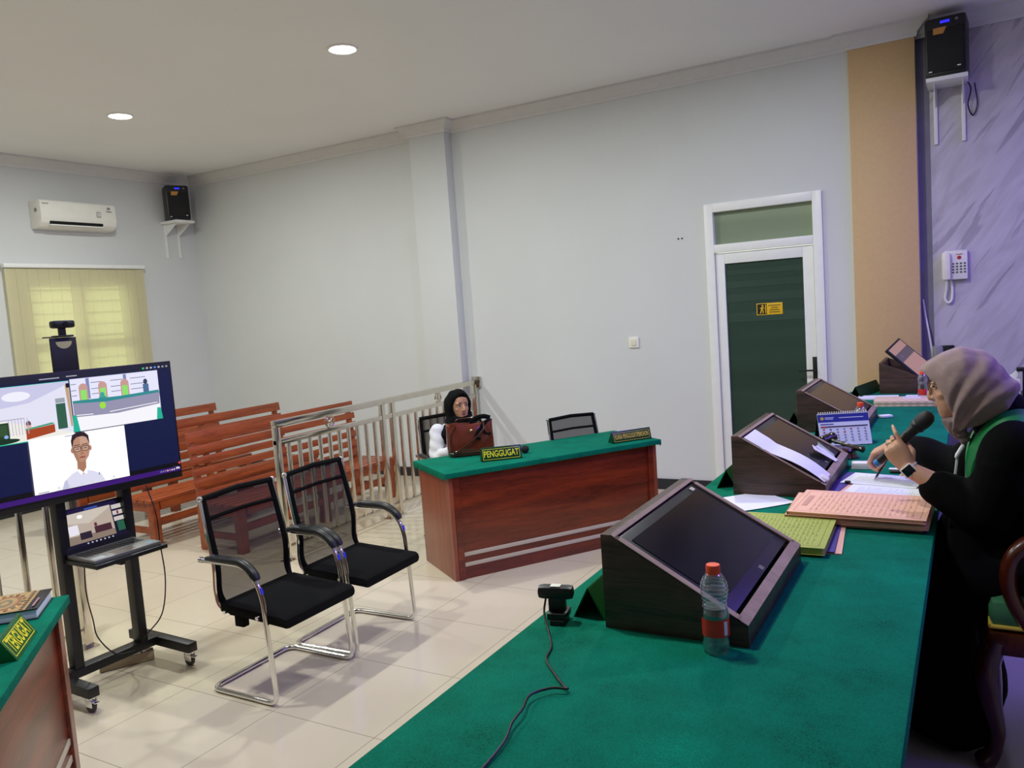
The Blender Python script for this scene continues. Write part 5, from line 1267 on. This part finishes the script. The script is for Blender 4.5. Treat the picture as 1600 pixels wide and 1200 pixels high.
    for i, (fx, fy, a0) in enumerate(((.094, -.0105, 52), (.092, .0100, 58))):
        a = math.radians(a0); d = V3((math.cos(a), 0, -math.sin(a))); c = (V3((fx, fy, 0))+d*.022)*.90
        e1 = V3((0, 1, 0)); e2 = d.cross(e1)
        obj('ring', MB().tube([lm @ (c+e1*.0089*math.cos(2*PI*j/20)+e2*.0089*math.sin(2*PI*j/20)) for j in range(20)], .0017, 6, closed=True), M['gold'] if i == 0 else M['chrome'], t, world=True)
    # pen in the right hand
    # microphone through the left hand
    a, c = V3((-.290, 2.945, 1.155)), V3((-.130, 2.950, 1.318)); d = (c-a).normalized()
    mt = thing('microphone', 'black handheld microphone with blue end held by the judge', 'microphone', a)
    mk = mat('mic_body', '#17181a', .38, var=.1)
    obj('body', MB().lathe([(.001, .012), (.0135, .012), (.0145, .02), (.0165, .12), (.0175, .165), (.0215, .18), (.001, .181)], a, d, 28), mk, mt, world=True)
    obj('collar', MB().lathe([(.0225, .176), (.0245, .179), (.0245, .187), (.0225, .19)], a, d, 28), M['black_plastic'], mt, world=True)
    obj('grille', MB().lathe([(.001, .185), (.0225, .186), (.0262, .200), (.0265, .215), (.023, .232), (.013, .243), (.001, .246)], a, d, 28), mat('mic_grille', '#141415', .6, var=.5, scale=400, bump=.5), mt, world=True)
    obj('end_cap', MB().lathe([(.001, -.004), (.0115, -.003), (.0125, .0), (.0132, .0125), (.001, .013)], a, d, 24), M['blue_plastic'], mt, world=True)
    pn = V3(rm @ V3((.092, .030, -.052)))
    pt = thing('pen', 'dark pen held in the judge\'s right hand', 'pen', (pn.x, pn.y, pn.z-.055))
    obj('barrel', MB().cyl((pn.x-.012, pn.y-.004, pn.z-.045), (pn.x+.045, pn.y+.02, pn.z+.055), .0042, n=10), M['black_plastic'], pt, world=True)
    obj('tip', MB().cyl((pn.x-.018, pn.y-.0065, pn.z-.055), (pn.x-.012, pn.y-.004, pn.z-.045), .001, .004, n=10), M['silver'], pt, world=True)
build_judge()
# ------------------------------------------------ the woman at the desk
def build_woman():
    F = V3((.86, -.51, 0)).normalized(); L_ = V3((0, 0, 1)).cross(F); U = V3((0, 0, 1)); O = V3((-3.465, 5.10, 0))
    bm_ = basis(F, L_, U, O); P = lambda x, y, z: bm_ @ V3((x, y, z))
    t = thing('person', 'seated person in a black headscarf and white blouse behind the brown bag', 'person', (O.x, O.y, .456))
    k = .95
    ya = math.radians(2); hf = (Matrix.Rotation(ya, 3, 'Z') @ F); hl = U.cross(hf)
    hm = basis(hf, hl, U, P(.035, 0, 1.068))
    b = MB(); head_parts(b, hm, k)
    limb(b, [P(-.01, 0, .86), P(.0, 0, .91), P(.015, 0, .98)], [.06, .05, .048])
    torso(b, [(P(-.06, 0, .47), .12, .09), (P(-.06, 0, .52), .165, .12), (P(-.05, 0, .66), .125, .095), (P(-.03, 0, .80), .15, .10), (P(-.02, 0, .88), .14, .075), (P(-.01, 0, .91), .07, .05)], F)
    arms = []
    for s in (-1, 1):
        S, E_, W_ = P(-.02, s*.165, .865), P(.05, s*.225, .665), P(.235, s*.10, .772)
        if s < 0: S, E_, W_ = P(-.02, s*.165, .875), P(.065, s*.225, .70), P(.255, s*.10, .775)
        arms.append((S, E_, W_)); limb(b, [S, S.lerp(E_, .5), E_, E_.lerp(W_, .5), W_], [.048, .042, .036, .033, .024])
        d = (W_-E_); d.z = 0; d.normalize(); hz = U; hy = hz.cross(d)
        hand_parts(b, basis(d, hy, hz, W_), -s, ((12, 22, 15), (14, 25, 15), (16, 28, 18), (18, 30, 18)), None, .92)
        y = s*.085
        limb(b, [P(-.04, y, .52), P(.15, y, .535), P(.36, y, .51)], [.08, .07, .052]); limb(b, [P(.36, y, .51), P(.36, y, .30), P(.34, y, .08)], [.052, .048, .034]); limb(b, [P(.34, y, .045), P(.45, y, .03)], [.034, .028])
    obj('body', remeshed(b, .0045, 3, .4), M['skin'], t, world=True)
    face_details(t, hm, k, M['lip'])
    b = MB()
    hood(b, hm, [(.060, .058, .030, -.100, .048, .02), (.076, .078, .062, -.122, .066, .030), (.082, .092, .070, -.140, .080, .032), (.055, .112, .055, -.155, .094, .02), (.0, .126, .0, -.16, .104, 0), (-.055, .113, -.05, -.15, .10, 0), (-.10, .07, -.085, -.11, .07, 0), (-.118, .03, -.105, -.05, .035, 0)], n=44, fold=.01, nf=9)
    torso(b, [(hm @ V3((.0, 0, -.08)), .095, .09), (hm @ V3((.0, 0, -.14)), .115, .105), (hm @ V3((-.005, 0, -.185)), .16, .118), (hm @ V3((-.01, 0, -.225)), .175, .128), (hm @ V3((.01, 0, -.27)), .15, .125), (hm @ V3((.04, 0, -.34)), .09, .09)], F)
    b.ell(hm @ V3((.045, .135, -.175)), (.05, .05, .055))
    obj('headscarf', remeshed(b, .006, 5, .5, disp=lambda co, no: no*(.003*math.sin(co.x*60+co.z*45+co.y*30))), M['black_cloth'], t, world=True)
    b = MB()
    torso(b, [(P(-.06, 0, .47), .17, .13), (P(-.06, 0, .54), .18, .14), (P(-.05, 0, .66), .15, .12), (P(-.03, 0, .80), .172, .125), (P(-.02, 0, .88), .165, .10), (P(-.01, 0, .925), .09, .07)], F)
    for S, E_, W_ in arms:
        c = E_.lerp(W_, .93); limb(b, [S, S.lerp(E_, .5), E_, E_.lerp(W_, .5), c], [.062, .058, .052, .044, .034])
    obj('blouse', remeshed(b, .007, 5, .5, disp=lambda co, no: no*(.0022*math.sin(co.z*95+co.x*40)+.0012*math.sin(co.y*60+co.z*30))), M['white_cloth'], t, world=True)
    b = MB()
    for s in (-1, 1):
        y = s*.085
        limb(b, [P(-.05, y, .53), P(.15, y, .545), P(.36, y, .515)], [.10, .09, .075]); limb(b, [P(.36, y, .515), P(.36, y, .30), P(.34, y, .11)], [.075, .075, .08])
    obj('trousers', remeshed(b, .009, 5), M['black_cloth'], t, world=True)
    for s in (-1, 1):
        obj('lanyard', MB().tube(smooth_path([hm @ V3((.10, s*.085, -.205)), hm @ V3((.128, s*.066, -.245)), hm @ V3((.140, s*.045, -.29)), hm @ V3((.135, s*.01, -.36))]), .0055, 8, flat=.4), M['green_cord'], t, world=True)
build_woman()
# ------------------------------------------------ handbag, microphone on the party desk
bg = thing('handbag', 'glossy brown leather handbag with a bow standing on the desk', 'handbag', (-3.185, 4.835, .735), math.radians(44))
rings = []
for i, (z, w, d) in enumerate(((.0, .150, .055), (.012, .165, .066), (.06, .172, .068), (.12, .172, .060), (.18, .170, .048), (.215, .172, .040), (.232, .176, .034))):
    r = []
    for kk in range(40):
        a = 2*PI*kk/40; ca, sa = math.cos(a), math.sin(a); x = w*math.copysign(abs(ca)**.55, ca); y = d*math.copysign(abs(sa)**.6, sa)
        zz = z+(.016*(x/w)**2 if i > 4 else 0)+.004*math.sin(9*x/w+i); y += .006*math.sin(14*x/w+i*1.3)*(1 if i > 1 else 0)
        r.append((x, y, zz if z else 0))
    rings.append(r)
rin = [[(x*.94, y*.75, z-.002) for x, y, z in rings[-1]], [(x*.9, y*.6, z-.06) for x, y, z in rings[-1]]]
obj('shell', MB().loft(rings+rin), M['leather'], bg, smooth=60)
obj('base_trim', MB().tube([(.168*math.copysign(abs(math.cos(a))**.55, math.cos(a)), .069*math.copysign(abs(math.sin(a))**.6, math.sin(a)), .03) for a in [2*PI*i/40 for i in range(40)]], .004, 6, closed=True), M['leather_dark'], bg)
obj('handle', MB().tube(smooth_path([(.10, -.040, .235), (.085, -.085, .19), (.03, -.095, .14), (-.06, -.092, .08), (-.13, -.085, .045), (-.158, -.072, .08), (-.15, -.05, .16), (-.11, -.042, .225)]), .006, 8), M['leather_dark'], bg)
obj('handle', MB().tube(smooth_path([(-.10, .04, .23), (-.08, .03, .262), (.0, .02, .268), (.08, .03, .262), (.10, .04, .23)]), .006, 8), M['leather_dark'], bg)
sc = MB()
sc.ell((.085, -.028, .205), (.022, .022, .022)); sc.tube(smooth_path([(.085, -.03, .205), (.12, -.03, .235), (.155, -.01, .238), (.15, .0, .20), (.09, -.028, .205)]), .011, 8, flat=1.4)
sc.tube(smooth_path([(.085, -.035, .20), (.05, -.06, .175), (.03, -.082, .14), (.06, -.088, .12)]), .010, 8, flat=1.4); sc.tube(smooth_path([(.085, -.035, .20), (.10, -.07, .165), (.125, -.082, .15), (.135, -.082, .165)]), .009, 8)
sc.tube(smooth_path([(.06, .0, .22), (.02, .01, .24), (.05, .01, .262), (.11, .01, .272), (.16, .0, .258)]), .014, 8, flat=1.3)
obj('bow_scarf', remeshed(sc, .0035, 2), M['black_cloth'], bg)
obj('clasp', MB().ell((-.0, -.068, .185), (.012, .006, .012)), M['gold'], bg)
mk = thing('desk_microphone', 'black foam ball microphone lying behind the PENGGUGAT sign', 'microphone', (-2.80, 4.955, .735), math.radians(35))
obj('foam_head', MB().ell((0, 0, .028), (.030, .028, .028)), mat('foam', '#17171a', .9, var=.4, scale=120, bump=.4), mk)
obj('stem', MB().tube([(-.02, 0, .028), (-.08, .0, .022), (-.15, .02, .010)], .007, 8), M['black_plastic'], mk)
